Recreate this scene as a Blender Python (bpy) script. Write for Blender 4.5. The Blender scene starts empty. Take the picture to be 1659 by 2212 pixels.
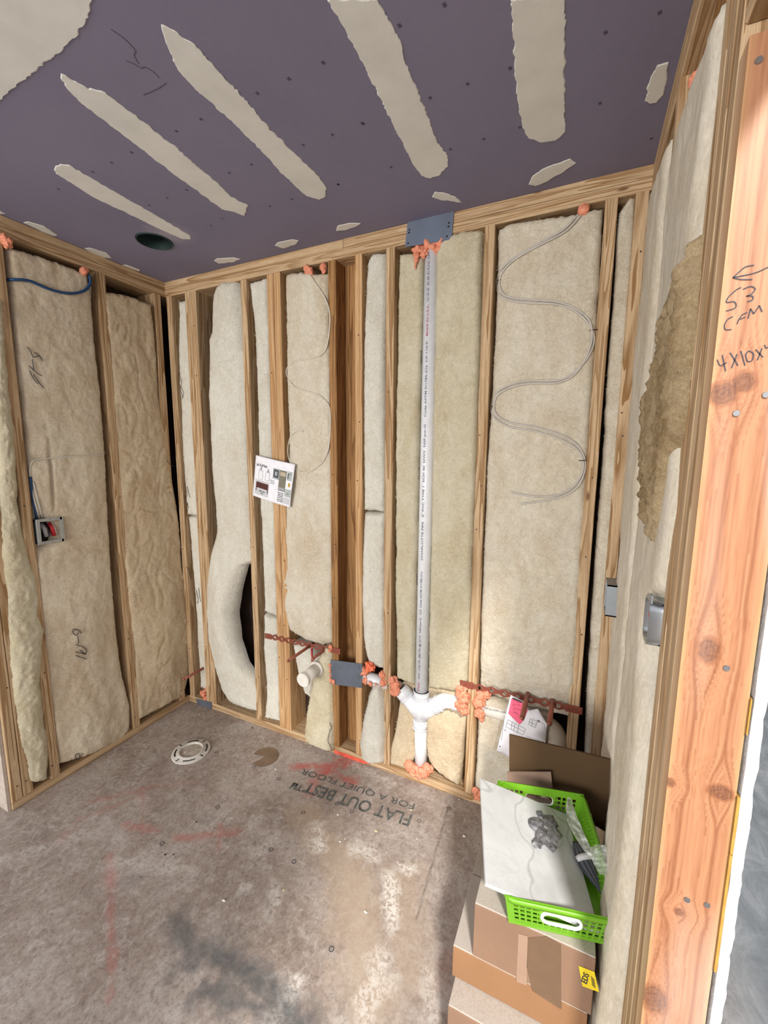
import bpy, bmesh, math, random
from mathutils import Vector, Matrix, noise as mn
from mathutils.bvhtree import BVHTree
random.seed(7)
SC = bpy.context.scene
COL = SC.collection
# ------------------------------------------------------------------ camera
F_PX = 905.12; RX, RY, RZ = -0.137308, -0.0071863, 0.439362
CAM = Vector((2.11205, -1.67677, 1.52681))
W = 2.254; H = 2.44
def _rot():
    Z = Matrix.Rotation(RZ, 3, 'Z'); X = Matrix.Rotation(RX, 3, 'X'); Y = Matrix.Rotation(RY, 3, 'Y')
    return Z @ X @ Y
MR = _rot()
cd = bpy.data.cameras.new('camera'); cam = bpy.data.objects.new('camera', cd); COL.objects.link(cam)
cd.sensor_fit = 'VERTICAL'; cd.sensor_height = 24; cd.lens = F_PX / 2212 * 24; cd.clip_start = 0.02
r_, f_, u_ = MR.col[0], MR.col[1], MR.col[2]
M4 = Matrix(((r_.x, u_.x, -f_.x, CAM.x), (r_.y, u_.y, -f_.y, CAM.y), (r_.z, u_.z, -f_.z, CAM.z), (0, 0, 0, 1)))
cam.matrix_world = M4
SC.camera = cam
# ------------------------------------------------------------------ light
wd = bpy.data.worlds.new('world'); SC.world = wd; wd.use_nodes = True
bg = wd.node_tree.nodes['Background']; bg.inputs[0].default_value = (0.93, 0.95, 1.0, 1); bg.inputs[1].default_value = 1.0
def area(name, loc, target, sx, sy, power, col=(1, 1, 1)):
    l = bpy.data.lights.new(name, 'AREA'); l.shape = 'RECTANGLE'; l.size = sx; l.size_y = sy; l.energy = power; l.color = col
    o = bpy.data.objects.new(name, l); COL.objects.link(o); o.location = loc
    o.rotation_euler = (Vector(target) - Vector(loc)).to_track_quat('-Z', 'Y').to_euler(); return o
area('daylight_side_window', (4.72, -7.05, 6.9), (1.6, -.6, .3), 0.8, 0.8, 1250, (1.0, .95, .88))
area('daylight_back_fill', (0.6, -5.2, 1.5), (1.0, 0, 1.0), 2.2, 1.6, 175, (1.0, .955, .88))  # added soft fill behind the camera, no window known there
SC.view_settings.view_transform = 'Standard'; SC.view_settings.look = 'None'; SC.view_settings.gamma = 1
SC.view_settings.use_curve_mapping = False
SC.view_settings.exposure = 0.06
# ------------------------------------------------------------------ pixel -> point on a real plane
def ray(px, py):
    return (MR @ Vector(((px - 829.5) / F_PX, 1, (1106 - py) / F_PX))).normalized()
def hit(px, py, ax, val):
    d = ray(px, py); return CAM + d * ((val - CAM[ax]) / d[ax])
def bk(px, py, d=0.0): return hit(px, py, 1, -d)          # on the back wall, d metres in front of its studs
def lf(px, py, d=0.0): return hit(px, py, 0, d)           # left wall
def rt(px, py, d=0.0): return hit(px, py, 0, W - d)       # right wall
def fl(px, py, z=0.0): return hit(px, py, 2, z)
def proj(p):
    v = MR.transposed() @ (Vector(p) - CAM); return (829.5 + F_PX * v.x / v.y, 1106 - F_PX * v.z / v.y)
# ------------------------------------------------------------------ helpers
def tag(o, label=None, cat=None, group=None, kind=None):
    if label: o['label'] = label
    if cat: o['category'] = cat
    if group: o['group'] = group
    if kind: o['kind'] = kind
    return o
def empty(name, loc, label, cat, group=None):
    o = bpy.data.objects.new(name, None); COL.objects.link(o); o.location = loc; o.empty_display_size = .05
    return tag(o, label, cat, group)
def link(name, me, m, parent=None):
    if m is not None:
        for k in (m if isinstance(m, (list, tuple)) else [m]): me.materials.append(k)
    o = bpy.data.objects.new(name, me); COL.objects.link(o)
    if parent:
        o.parent = parent; o.matrix_parent_inverse = Matrix.Translation(-Vector(parent.location)) if parent.parent is None and parent.type == 'EMPTY' else Matrix()
    return o
def obj(name, bm, m, parent=None, smooth=False):
    me = bpy.data.meshes.new(name)
    bmesh.ops.recalc_face_normals(bm, faces=bm.faces)
    bm.to_mesh(me); bm.free()
    if smooth: me.polygons.foreach_set('use_smooth', [True] * len(me.polygons))
    return link(name, me, m, parent)
def pydata(name, vs, fs, m, parent=None, smooth=True):
    me = bpy.data.meshes.new(name); me.from_pydata(vs, [], fs); me.update()
    if smooth: me.polygons.foreach_set('use_smooth', [True] * len(me.polygons))
    return link(name, me, m, parent)
def bx(bm, x0, x1, y0, y1, z0, z1, bev=0.0, mat=0):
    r = bmesh.ops.create_cube(bm, size=1); vs = r['verts']
    for v in vs:
        v.co = Vector(((x0 + x1) / 2 + v.co.x * (x1 - x0), (y0 + y1) / 2 + v.co.y * (y1 - y0), (z0 + z1) / 2 + v.co.z * (z1 - z0)))
    if bev:
        es = list({e for v in vs for e in v.link_edges})
        bmesh.ops.bevel(bm, geom=es, offset=bev, segments=2, affect='EDGES', profile=.5)
    return bm
def box(name, d, m, parent=None, bev=0.0):
    bm = bmesh.new(); bx(bm, *d, bev=bev); return obj(name, bm, m, parent)
def frame_of(t, prev=None):
    t = t.normalized(); a = prev if prev else (Vector((0, 0, 1)) if abs(t.z) < .9 else Vector((1, 0, 0)))
    n = (a - t * a.dot(t)).normalized(); return n, t.cross(n)
def tube(bm, pts, r, seg=10, caps=True):
    pts = [Vector(p) for p in pts]; rings = []; prev = None
    rs = r if isinstance(r, (list, tuple)) else [r] * len(pts)
    for i, p in enumerate(pts):
        t = (pts[min(i + 1, len(pts) - 1)] - pts[max(i - 1, 0)])
        n, b = frame_of(t, prev); prev = n
        rings.append([bm.verts.new(p + (n * math.cos(a) + b * math.sin(a)) * rs[i]) for a in [2 * math.pi * k / seg for k in range(seg)]])
    for A, B in zip(rings, rings[1:]):
        for k in range(seg): bm.faces.new((A[k], A[(k + 1) % seg], B[(k + 1) % seg], B[k]))
    if caps: bm.faces.new(rings[0]); bm.faces.new(rings[-1][::-1])
    return bm
def spline(pts, n=10):
    pts = [Vector(p) for p in pts]; out = []
    P = [pts[0] * 2 - pts[1]] + pts + [pts[-1] * 2 - pts[-2]]
    for i in range(1, len(P) - 2):
        for k in range(n):
            t = k / n; a, b, c, d = P[i - 1:i + 3]
            out.append(.5 * ((2 * b) + (c - a) * t + (2 * a - 5 * b + 4 * c - d) * t * t + (3 * b - a - 3 * c + d) * t ** 3))
    out.append(pts[-1]); return out
def interp(pl, v):
    if v <= pl[0][0]: return pl[0][1]
    for (a, x), (b, y) in zip(pl, pl[1:]):
        if v <= b: return x + (y - x) * (v - a) / max(b - a, 1e-9)
    return pl[-1][1]
def nz(x, y, z=0): return mn.noise(Vector((x, y, z)))
def blob(bm, c, r, amp=.35, fr=1.6, sub=3, sq=(1, 1, 1), seed=0):
    res = bmesh.ops.create_icosphere(bm, subdivisions=sub, radius=1)
    for v in res['verts']:
        n = v.co.normalized(); k = 1 + amp * 1.3 * mn.noise(n * fr + Vector((seed, seed * 2.3, 5))) + amp * .38 * mn.noise(n * fr * 2.6 + Vector((seed, 1, 2)))
        v.co = Vector(c) + Vector((n.x * sq[0], n.y * sq[1], n.z * sq[2])) * r * k
    return bm
# ------------------------------------------------------------------ materials
class NT:
    def __init__(s, name, rough=.8, spec=.3):
        s.m = bpy.data.materials.new(name); s.m.use_nodes = True; s.t = s.m.node_tree; s.n = s.t.nodes; s.l = s.t.links
        s.b = s.n['Principled BSDF']; s.b.inputs['Roughness'].default_value = rough; s.b.inputs['Specular IOR Level'].default_value = spec
    def put(s, sock, v):
        if hasattr(v, 'links'): s.l.new(v, sock)
        elif isinstance(v, tuple) and len(v) == 3 and sock.type == 'RGBA': sock.default_value = (*v, 1)
        else: sock.default_value = v
    def coord(s, kind='Object', scale=(1, 1, 1), rand=0.0):
        tc = s.n.new('ShaderNodeTexCoord'); o = tc.outputs[kind]
        if rand:
            oi = s.n.new('ShaderNodeObjectInfo'); cm = s.n.new('ShaderNodeCombineXYZ')
            for i, k in enumerate((1, .37, .71)):
                o2 = s.math('MULTIPLY', oi.outputs['Random'], rand * k); s.l.new(o2, cm.inputs[i])
            a = s.n.new('ShaderNodeVectorMath'); a.operation = 'ADD'; s.l.new(o, a.inputs[0]); s.l.new(cm.outputs[0], a.inputs[1]); o = a.outputs[0]
        mp = s.n.new('ShaderNodeMapping'); mp.inputs['Scale'].default_value = scale; s.l.new(o, mp.inputs[0]); return mp.outputs[0]
    def noise(s, vec, sc, det=4, rough=.55, dist=0.0, col=False):
        n = s.n.new('ShaderNodeTexNoise'); s.l.new(vec, n.inputs['Vector']); n.inputs['Scale'].default_value = sc
        n.inputs['Detail'].default_value = det; n.inputs['Roughness'].default_value = rough; n.inputs['Distortion'].default_value = dist
        return n.outputs[1 if col else 0]
    def vor(s, vec, sc, feat='F1'):
        n = s.n.new('ShaderNodeTexVoronoi'); n.feature = feat; s.l.new(vec, n.inputs['Vector']); n.inputs['Scale'].default_value = sc; return n.outputs['Distance']
    def wave(s, vec, sc, dist, det=2, ds=1.0, dirn='X'):
        n = s.n.new('ShaderNodeTexWave'); n.bands_direction = dirn; s.l.new(vec, n.inputs['Vector']); n.inputs['Scale'].default_value = sc
        n.inputs['Distortion'].default_value = dist; n.inputs['Detail'].default_value = det; n.inputs['Detail Scale'].default_value = ds; return n.outputs[1]
    def math(s, op, a, b=0.0, clamp=False):
        n = s.n.new('ShaderNodeMath'); n.operation = op; n.use_clamp = clamp; s.put(n.inputs[0], a); s.put(n.inputs[1], b); return n.outputs[0]
    def ramp(s, v, stops):
        n = s.n.new('ShaderNodeValToRGB'); s.l.new(v, n.inputs[0]); el = n.color_ramp.elements
        while len(el) < len(stops): el.new(.5)
        for e, (p, c) in zip(el, stops): e.position = p; e.color = (*c, 1) if isinstance(c, tuple) else (c, c, c, 1)
        return n.outputs[0]
    def mix(s, f, a, b, mode='MIX'):
        n = s.n.new('ShaderNodeMix'); n.data_type = 'RGBA'; n.blend_type = mode
        s.put(n.inputs[0], f); s.put(n.inputs[6], a); s.put(n.inputs[7], b); return n.outputs[2]
    def attr(s, name, out='Fac'):
        n = s.n.new('ShaderNodeAttribute'); n.attribute_name = name; return n.outputs[out]
    def bump(s, h, strength=.3, dist=.01):
        n = s.n.new('ShaderNodeBump'); s.l.new(h, n.inputs['Height']); n.inputs['Strength'].default_value = strength; n.inputs['Distance'].default_value = dist
        s.l.new(n.outputs[0], s.b.inputs['Normal']); return n
    def col(s, c): s.put(s.b.inputs['Base Color'], c); return s
def plain(name, c, rough=.6, metal=0.0, spec=.4, var=.0, sc=30):
    t = NT(name, rough, spec); t.b.inputs['Metallic'].default_value = metal
    v = t.coord(rand=3.0); n = t.noise(v, sc)
    k = max(var, .06)
    t.col(t.ramp(n, [(.3, tuple(x * (1 - k) for x in c)), (.7, tuple(min(1, x * (1 + k)) for x in c))]))
    t.bump(n, .06, .002); return t.m
def wood(name, axis, light=(.66, .49, .31), dark=(.30, .165, .068), strong=.95):
    t = NT(name, .72, .25); sc = [22, 22, 22]; sc[axis] = .9
    v = t.coord(scale=tuple(sc), rand=9.0)
    a = t.noise(v, .55, 3, .55, .4); b = t.noise(v, 5.0, 4, .6)
    rings = t.math('FRACT', t.math('MULTIPLY', a, 13.0))
    rings = t.math('POWER', rings, 1.8)
    g = t.math('ADD', t.math('MULTIPLY', rings, strong), t.math('MULTIPLY', b, .5))
    c = t.ramp(g, [(.18, light), (.45, tuple((x * .7 + y * .3) for x, y in zip(light, dark))), (.95, dark)])
    sk = [9, 9, 9]; sk[axis] = 3.2
    kv = t.coord(scale=tuple(sk), rand=5.0); kd = t.vor(kv, 1.0)
    km = t.ramp(kd, [(.035, 1.0), (.075, 0.0)])
    c = t.mix(km, c, (.14, .055, .02))
    big = t.noise(t.coord(scale=(3, 3, 3), rand=2.0), 1.0, 3)
    c = t.mix(t.ramp(big, [(.35, 0.0), (.75, .45)]), c, tuple(x * .72 for x in light))
    fl_ = t.noise(v, 26.0, 3, .6); c = t.mix(t.ramp(fl_, [(.42, .30), (.6, 0.0)]), c, tuple(x * .8 for x in dark))
    t.col(c); t.bump(g, .15, .002); return t.m
WZ = wood('pine_vertical', 2); WX = wood('pine_along_x', 0, strong=.85); WY = wood('pine_along_y', 1)
WZD = wood('pine_vertical_weathered', 2, (.46, .25, .10), (.16, .07, .022), .9)
WZB = wood('pine_vertical_bold', 2, (.66, .44, .24), (.42, .22, .09), .95)
def insul(name, c=(.80, .75, .62), tan=(.60, .50, .34), amt=.5, fib=1.0):
    t = NT(name, .95, .05)
    v = t.coord(rand=4.0); vs = t.coord(scale=(1, 1, .55), rand=4.0)
    a = t.noise(vs, 7, 6, .65, .8); b = t.noise(v, 30, 7, .72, 1.6); f = t.noise(v, 150, 4, .75, 3.0)
    m = t.ramp(a, [(.40, 0.0), (.72, amt)])
    cc = t.mix(m, c, tan)
    cc = t.mix(t.ramp(b, [(.28, .26), (.62, 0.0)]), cc, tuple(x * .62 for x in tan))
    wi = t.noise(v, 46, 7, .82, 3.5); cc = t.mix(t.ramp(wi, [(.50, 0.0), (.64, .62)]), cc, tuple(min(1, x * 1.16) for x in c)); cc = t.mix(t.ramp(wi, [(.34, .42), (.46, 0.0)]), cc, tuple(x * .72 for x in tan))
    sp = t.vor(v, 70); cc = t.mix(t.ramp(sp, [(.05, .4), (.10, 0.0)]), cc, (.22, .18, .12))
    t.col(cc)
    h = t.math('ADD', t.math('MULTIPLY', b, 1.0), t.math('MULTIPLY', f, .42 * fib))
    t.bump(h, .8, .010)
    t.b.inputs['Subsurface Weight'].default_value = 0.0
    return t.m
INS_W = insul('insulation_white', (.87, .85, .77), (.66, .59, .45), .6)
INS_C = insul('insulation_cream', (.85, .795, .67), (.62, .49, .33), .75)
INS_L = insul('insulation_left', (.84, .745, .59), (.60, .45, .29), .8)  # warm shading of the left wall put into the batt colour
INS_T = insul('insulation_tan', (.82, .69, .50), (.58, .42, .25), .8, 1.3)
INS_Y = insul('insulation_yellowish', (.84, .78, .60), (.62, .51, .31), .8, 1.4)
INS_R = insul('insulation_faced', (.66, .615, .525), (.50, .42, .30), .8, .5)  # colour lowered to carry the shade on the right wall batts
for n_ in INS_R.node_tree.nodes:
    if n_.type == 'BUMP': n_.inputs['Strength'].default_value = .35
    if n_.type == 'MAPPING': n_.inputs['Scale'].default_value = (1, 1, .3)
INS_B = insul('insulation_brown', (.62, .48, .30), (.32, .20, .08), .95, 1.6)
PVC = plain('pvc_white', (.76, .78, .82), .35, spec=.5); PVC2 = plain('pvc_cream', (.74, .72, .66), .4)
FOAM = plain('foam_salmon', (.72, .27, .165), .55, var=.2, sc=60); FOAM2 = plain('foam_orange', (.85, .20, .10), .5, var=.2, sc=60)
INK = plain('marker_ink', (.03, .03, .045), .6); PINKM = plain('print_grey', (.16, .16, .20), .6); RUST = plain('copper_coated_strap', (.26, .07, .045), .5, .2)
COPPER = plain('copper_pipe', (.36, .13, .09), .42, .5); STEEL = plain('galvanised_steel', (.30, .33, .37), .42, .8); PLATE = plain('nail_plate_steel', (.13, .15, .19), .5, .3, var=.15, sc=12)
CABLE = plain('cable_white', (.62, .58, .50), .5); CABLE2 = plain('cable_grey', (.50, .47, .43), .5); BLUE = plain('cable_blue', (.015, .06, .17), .45); RED = plain('wire_red', (.5, .02, .03), .4)
BLACK = plain('dark_void', (.012, .010, .010), .9); PAPER = plain('paper_white', (.84, .84, .90), .8); GREY = plain('print_mid_grey', (.36, .38, .40), .8)
DARKG = plain('dark_grey', (.05, .055, .07), .6)
def sheath(name, c):
    t = NT(name, .9, .1); v = t.coord(); n = t.noise(v, 9, 5); t.col(t.ramp(n, [(.3, tuple(x * .7 for x in c)), (.7, tuple(x * 1.3 for x in c))])); t.bump(n, .2); return t.m
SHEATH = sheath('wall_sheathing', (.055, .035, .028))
# ------------------------------------------------------------------ setting: floor
def seg_d(x, y, a, b):
    ax, ay = a; bx_, by = b; dx, dy = bx_ - ax, by - ay; L = dx * dx + dy * dy
    t = max(0, min(1, ((x - ax) * dx + (y - ay) * dy) / L)) if L else 0
    return math.hypot(x - ax - t * dx, y - ay - t * dy)
def F2(px, py): p = fl(px, py); return (p.x, p.y)
reds = [((748, 1640), (690, 1672), .040, 1.0), ((700, 1655), (765, 1690), .034, .8), ((640, 1655), (740, 1655), .034, .9), ((690, 1672), (670, 1715), .032, .8),
        ((190, 1735), (330, 1700), .020, .45), ((165, 1775), (300, 1720), .018, .35), ((330, 1700), (420, 1690), .02, .3), ((270, 1780), (330, 1792), .022, .75), ((308, 1700), (310, 1800), .007, .6), ((305, 1798), (345, 1795), .006, 1.0),
        ((385, 1810), (515, 1800), .024, .65), ((475, 1780), (470, 1835), .014, .7), ((235, 1850), (240, 1900), .022, .55), ((240, 1900), (240, 2160), .016, .65), ((130, 1815), (170, 1770), .02, .35), ((970, 2060), (960, 2120), .03, .3)]
reds = [(F2(*a), F2(*b), w, s * (1 if a[0] > 620 and a[1] < 1720 else .62)) for a, b, w, s in reds]
darks = [(F2(*a), F2(*b), w, s) for a, b, w, s in [((385, 1990), (420, 2080), .05, .8), ((400, 2040), (500, 2075), .06, .75), ((470, 2060), (580, 2130), .05, .95), ((440, 2130), (560, 2180), .05, .85), ((560, 2120), (640, 2212), .06, .95), ((280, 1900), (300, 1895), .03, .35), ((430, 1775), (460, 1772), .03, .25)]]
whites = [(F2(*a), F2(*b), w, s) for a, b, w, s in [((690, 1790), (690, 1830), .04, .8), ((770, 1830), (810, 1850), .035, .6), ((860, 1865), (880, 1880), .03, .9), ((520, 1920), (540, 1910), .03, .55),
          ((840, 1900), (850, 2000), .04, .8), ((590, 1900), (595, 1950), .02, .5), ((830, 2080), (790, 2160), .06, .6), ((640, 2120), (600, 2200), .045, .7), ((560, 1840), (600, 1800), .03, .35), ((930, 2120), (940, 2200), .04, .4), ((540, 1790), (560, 1770), .03, .3), ((250, 1860), (410, 1880), .03, .35), ((760, 1650), (850, 1690), .035, .5), ((0, 1860), (190, 1800), .04, .3)]]
beam_tans = [(F2(*a), F2(*b), w, s) for a, b, w, s in [((660, 1760), (760, 1900), .10, .7), ((760, 1900), (800, 2150), .12, .8), ((870, 1900), (880, 2100), .10, .6)]]  # tan brightness of the light band, put into the floor colour
joint = (F2(968, 1745), F2(900, 1985))
def stain(lst, x, y, nn):
    v = 0
    for a, b, w, s in lst:
        d = seg_d(x, y, a, b)
        if d < w * 2.5:
            e = max(0, 1 - d / (w * (1.1 + 1.3 * nn))) if (1.1 + 1.3 * nn) > .05 else 0
            v = max(v, s * min(1, e * 1.3))
    return v
def rng(a, b, st):
    n = max(1, int(round((b - a) / st))); return [a + (b - a) * i / n for i in range(n + 1)]
xs = rng(-5, -.25, .6)[:-1] + rng(-.25, 2.3, .0062)[:-1] + rng(2.3, 7, .4)
ys = rng(-9, -1.15, .5)[:-1] + rng(-1.15, .15, .0062)[:-1] + rng(.15, 6, .4)
vs = [(x, y, 0) for y in ys for x in xs]
nx = len(xs); fs = [(j * nx + i, j * nx + i + 1, (j + 1) * nx + i + 1, (j + 1) * nx + i) for j in range(len(ys) - 1) for i in range(nx - 1)]
t = NT('floor_underlayment', .85, .2)
v = t.coord()
a = t.noise(v, 3.2, 6, .65, .5); b = t.noise(v, 14, 6, .7, 1.0); f = t.noise(v, 90, 4, .7)
c = t.ramp(a, [(.30, (.225, .175, .150)), (.50, (.33, .272, .238)), (.68, (.44, .39, .36))])
c = t.mix(t.ramp(b, [(.50, 0.0), (.66, .62)]), c, (.47, .43, .40))
c = t.mix(t.ramp(t.noise(v, 24, 5, .7), [(.30, .45), (.46, 0.0)]), c, (.20, .15, .125))
c = t.mix(t.ramp(f, [(.36, .35), (.52, 0.0)]), c, (.13, .10, .085))
mo = t.noise(v, 42, 8, .8, .7); c = t.mix(t.ramp(mo, [(.36, .55), (.48, 0.0)]), c, (.15, .11, .09)); c = t.mix(t.ramp(mo, [(.53, 0.0), (.66, .5)]), c, (.56, .51, .47))
sv = t.coord(scale=(9, 2.2, 1)); sn = t.noise(sv, 4, 5, .7, 1.6)
c = t.mix(t.ramp(sn, [(.60, 0.0), (.72, .45)]), c, (.52, .48, .45))
c = t.mix(t.math('MULTIPLY', t.attr('tan'), .8), c, (.42, .325, .24))
wn = t.ramp(t.noise(v, 60, 4, .75, 1.0), [(.40, 0.0), (.56, 1.0)])
c = t.mix(t.math('MULTIPLY', t.attr('white'), wn, True), c, (.72, .69, .65))
rn = t.ramp(t.noise(v, 22, 7, .75, .8), [(.34, .15), (.58, 1.0)])
c = t.mix(t.math('MULTIPLY', t.attr('red'), rn, True), c, (.46, .12, .105))
dn = t.ramp(t.noise(v, 28, 5, .7), [(.25, .45), (.6, .9)])
c = t.mix(t.math('MULTIPLY', t.attr('dark'), dn, True), c, (.095, .10, .105))
c = t.mix(t.attr('line'), c, (.05, .035, .03))
gv = t.ramp(t.noise(t.coord(scale=(1, .5, 1)), 9, 6, .7, .8), [(.3, (.105, .112, .12)), (.5, (.165, .176, .186)), (.7, (.26, .27, .28))])
c = t.mix(t.attr('grey'), c, gv)
t.col(c); t.bump(t.math('ADD', b, t.math('MULTIPLY', f, .4)), .25, .004)
FLOOR_M = t.m
floor = tag(pydata('floor', vs, fs, FLOOR_M, None, False), kind='structure')
fm = floor.data
for k in ('red', 'dark', 'white', 'tan', 'line', 'grey'): fm.attributes.new(k, 'FLOAT', 'POINT')
R_, D_, Wt, T_, L_, G_ = [], [], [], [], [], []
for (x, y, _) in vs:
    if -.3 < x < 2.35 and -1.2 < y < .2:
        n1 = nz(x * 14, y * 14) + .5 * nz(x * 40, y * 40, 3); 
        R_.append(stain(reds, x, y, n1)); D_.append(stain(darks, x, y, n1)); Wt.append(stain(whites, x, y, n1)); T_.append(stain(beam_tans, x, y, n1 * .5))
        d = seg_d(x, y, *joint); lv = .55 * max(0, 1 - d / .005)
        L_.append(lv)
    else:
        for q in (R_, D_, Wt, T_, L_): q.append(0)
    G_.append(1.0 if x > 2.33 else 0.0)
for k, q in zip(('red', 'dark', 'white', 'tan', 'line', 'grey'), (R_, D_, Wt, T_, L_, G_)): fm.attributes[k].data.foreach_set('value', q)
# ------------------------------------------------------------------ text helpers
def text_mesh(s, size, bold=.0, sy=1.0):
    cu = bpy.data.curves.new('t', 'FONT'); cu.body = s; cu.size = size; cu.offset = bold; cu.resolution_u = 3
    o = bpy.data.objects.new('t', cu); COL.objects.link(o)
    dg = bpy.context.evaluated_depsgraph_get(); dg.update(); ev = o.evaluated_get(dg); me = bpy.data.meshes.new_from_object(ev)
    COL.objects.unlink(o); bpy.data.objects.remove(o)
    return me
def text_on(name, s, size, origin, ux, uy, m, parent=None, bold=0.0, fit=None, fn=None):
    me = text_mesh(s, size, bold); w = max((v.co.x for v in me.vertices), default=1)
    k = (fit / w) if fit else 1
    for v in me.vertices:
        if fn: v.co = fn(v.co.x * k, v.co.y)
        else: v.co = Vector(origin) + Vector(ux) * v.co.x * k + Vector(uy) * v.co.y
    return link(name, me, m, parent)
FTXT = plain('floor_print_ink', (.10, .105, .10), .9, var=.5, sc=60)
a = fl(893, 1762); b = fl(640, 1682)
ux = (b - a).normalized(); uy = Vector((ux.y, -ux.x, 0)) * -1
uy = Vector((-ux.y, ux.x, 0))
text_on('printed_lettering', 'FLAT OUT BEST™', .085, a + Vector((0, 0, .0012)), ux, uy, FTXT, floor, .0012, fit=(b - a).length)
a = fl(899, 1738); b = fl(655, 1661)
text_on('printed_lettering', 'FOR A QUIET FLOOR', .047, a + Vector((0, 0, .0012)), (b - a).normalized(), Vector((-(b - a).normalized().y, (b - a).normalized().x, 0)), FTXT, floor, .0003, fit=(b - a).length)
# round plugged hole in the floor
pc = fl(573, 1635); bm = bmesh.new(); c0 = bm.verts.new(pc + Vector((0, 0, .002)))
ringv = [bm.verts.new(pc + Vector((math.cos(q) * .068, math.sin(q) * .068, .002))) for q in [math.radians(d) for d in range(250, 250 + 301, 10)]]
for p_, q_ in zip(ringv, ringv[1:]): bm.faces.new((c0, p_, q_))
obj('round_floor_patch', bm, sheath('floor_patch_brown', (.20, .14, .095)), floor)
for (px, py) in [(470, 1743), (549, 1657), (602, 1682), (728, 1736), (760, 1752), (468, 1625), (655, 1755), (585, 1835), (635, 1861), (350, 1822), (716, 2050), (905, 1773), (970, 1746)]:
    bm = bmesh.new(); c_ = fl(px, py, .001); ro = .009; ri = .0065
    A = [bm.verts.new(c_ + Vector((math.cos(k) * ro, math.sin(k) * ro, 0))) for k in [i * math.pi / 4 for i in range(8)]]
    B = [bm.verts.new(c_ + Vector((math.cos(k) * ri, math.sin(k) * ri, 0))) for k in [i * math.pi / 4 for i in range(8)]]
    for i in range(8): bm.faces.new((A[i], A[(i + 1) % 8], B[(i + 1) % 8], B[i]))
    obj('screw_ring_mark', bm, DARKG, floor)
# debris
CHIPW = plain('plaster_chip_white', (.75, .72, .68), .9); CHIPY = plain('wood_chip', (.70, .55, .33), .8); CHIPD = plain('dark_chip', (.03, .025, .02), .8)
WHERE = ['in the left corner above the toilet flange', 'right of the flange near the bottom plate', 'closest below the pale stud foot', 'just above the round brown patch', 'right of the round brown patch', 'near the plate under the doubled stud', 'touching the red paint by the plate', 'under the letters of the small print line', 'below the big print, the larger wedge shaped one', 'left of centre of the bright area below the lettering', 'in the open middle left of the light band', 'in the light band, leftmost of its lower part', 'left of the dark stain top', 'between the two red marks, alone', 'the left one of a pair below the red marks', 'the right one of a pair below the red marks',
 'in the bright area beside the white smears', 'near the boxes in the shade', 'in the shade by the bottom plate at right', 'in front of the box stack edge at the lit edge', 'below the pale stud, long thin one', 'left of the long thin dark scrap by the bottom plate', 'on the printed F of the lettering', 'halfway between round patch and lettering', 'at the top end of the dark joint line']
for i, (px, py, k, s) in enumerate([(430, 1543, 0, .007), (500, 1585, 0, .004), (556, 1600, 2, .006), (608, 1607, 0, .006), (596, 1662, 0, .010), (634, 1610, 0, .005), (686, 1632, 1, .006), (730, 1760, 0, .009), (812, 1795, 1, .012), (735, 1818, 0, .008), (613, 1923, 1, .006), (790, 1970, 0, .011), (483, 1945, 0, .010), (424, 1775, 2, .007), (357, 1846, 2, .009), (374, 1846, 2, .006), (745, 1812, 0, .006), (1003, 1806, 0, .010), (992, 1727, 0, .006), (900, 1812, 1, .005), (545, 1572, 2, .010), (560, 1597, 2, .005), (888, 1750, 1, .008), (560, 1725, 1, .005), (950, 1700, 0, .005)]):
    bm = bmesh.new(); c_ = fl(px, py, s * .2); blob(bm, c_, s * .65, .6, 1.5, 1, (1, .7, .3), i)
    nm, cat = [('plaster_chip', 'crumb'), ('wood_chip', 'chip'), ('dark_chip', 'scrap')][k]
    tag(obj(nm, bm, (CHIPW, CHIPY, CHIPD)[k]), ['white crumb', 'yellow chip', 'dark scrap'][k] + ' on the floor ' + WHERE[i], cat, cat + 's scattered on the floor')
# ------------------------------------------------------------------ setting: ceiling
dc = hit(334, 521, 2, H); DR = .074
bm = bmesh.new()
def pl_face(z):
    o = [bm.verts.new((x, y, z)) for x, y in [(-.14, -2.3), (W + .08, -2.3), (W + .08, .14), (-.14, .14)]]
    h = [bm.verts.new((dc.x + DR * math.cos(k), dc.y + DR * math.sin(k), z)) for k in [i * math.pi / 20 for i in range(40)]]
    es = [bm.edges.new((o[i], o[(i + 1) % 4])) for i in range(4)] + [bm.edges.new((h[i], h[(i + 1) % 40])) for i in range(40)]
    bmesh.ops.triangle_fill(bm, use_beauty=True, use_dissolve=False, edges=es); return o, h
o1, h1 = pl_face(H); o2, h2 = pl_face(H + .0127)
for i in range(4): bm.faces.new((o1[i], o1[(i + 1) % 4], o2[(i + 1) % 4], o2[i]))
for i in range(40): bm.faces.new((h1[i], h1[(i + 1) % 40], h2[(i + 1) % 40], h2[i]))
t = NT('purple_drywall', .85, .25); v = t.coord(); a = t.noise(v, 2.0, 4); b = t.noise(v, 60, 4, .7)
c = t.ramp(a, [(.3, (.195, .185, .275)), (.7, (.23, .215, .312))])
c = t.mix(t.ramp(b, [(.45, 0.0), (.8, .2)]), c, (.28, .26, .33))
dd = t.n.new('ShaderNodeVectorMath'); dd.operation = 'DISTANCE'; t.l.new(v, dd.inputs[0]); dd.inputs[1].default_value = (dc.x + .12, dc.y - .02, H)
c = t.mix(t.math('MULTIPLY', t.ramp(dd.outputs['Value'], [(.02, .55), (.11, 0.0)]), t.noise(v, 25, 4), True), c, (.6, .56, .58))
t.col(c)
CEIL = tag(obj('ceiling', bm, t.m), kind='structure')
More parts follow.
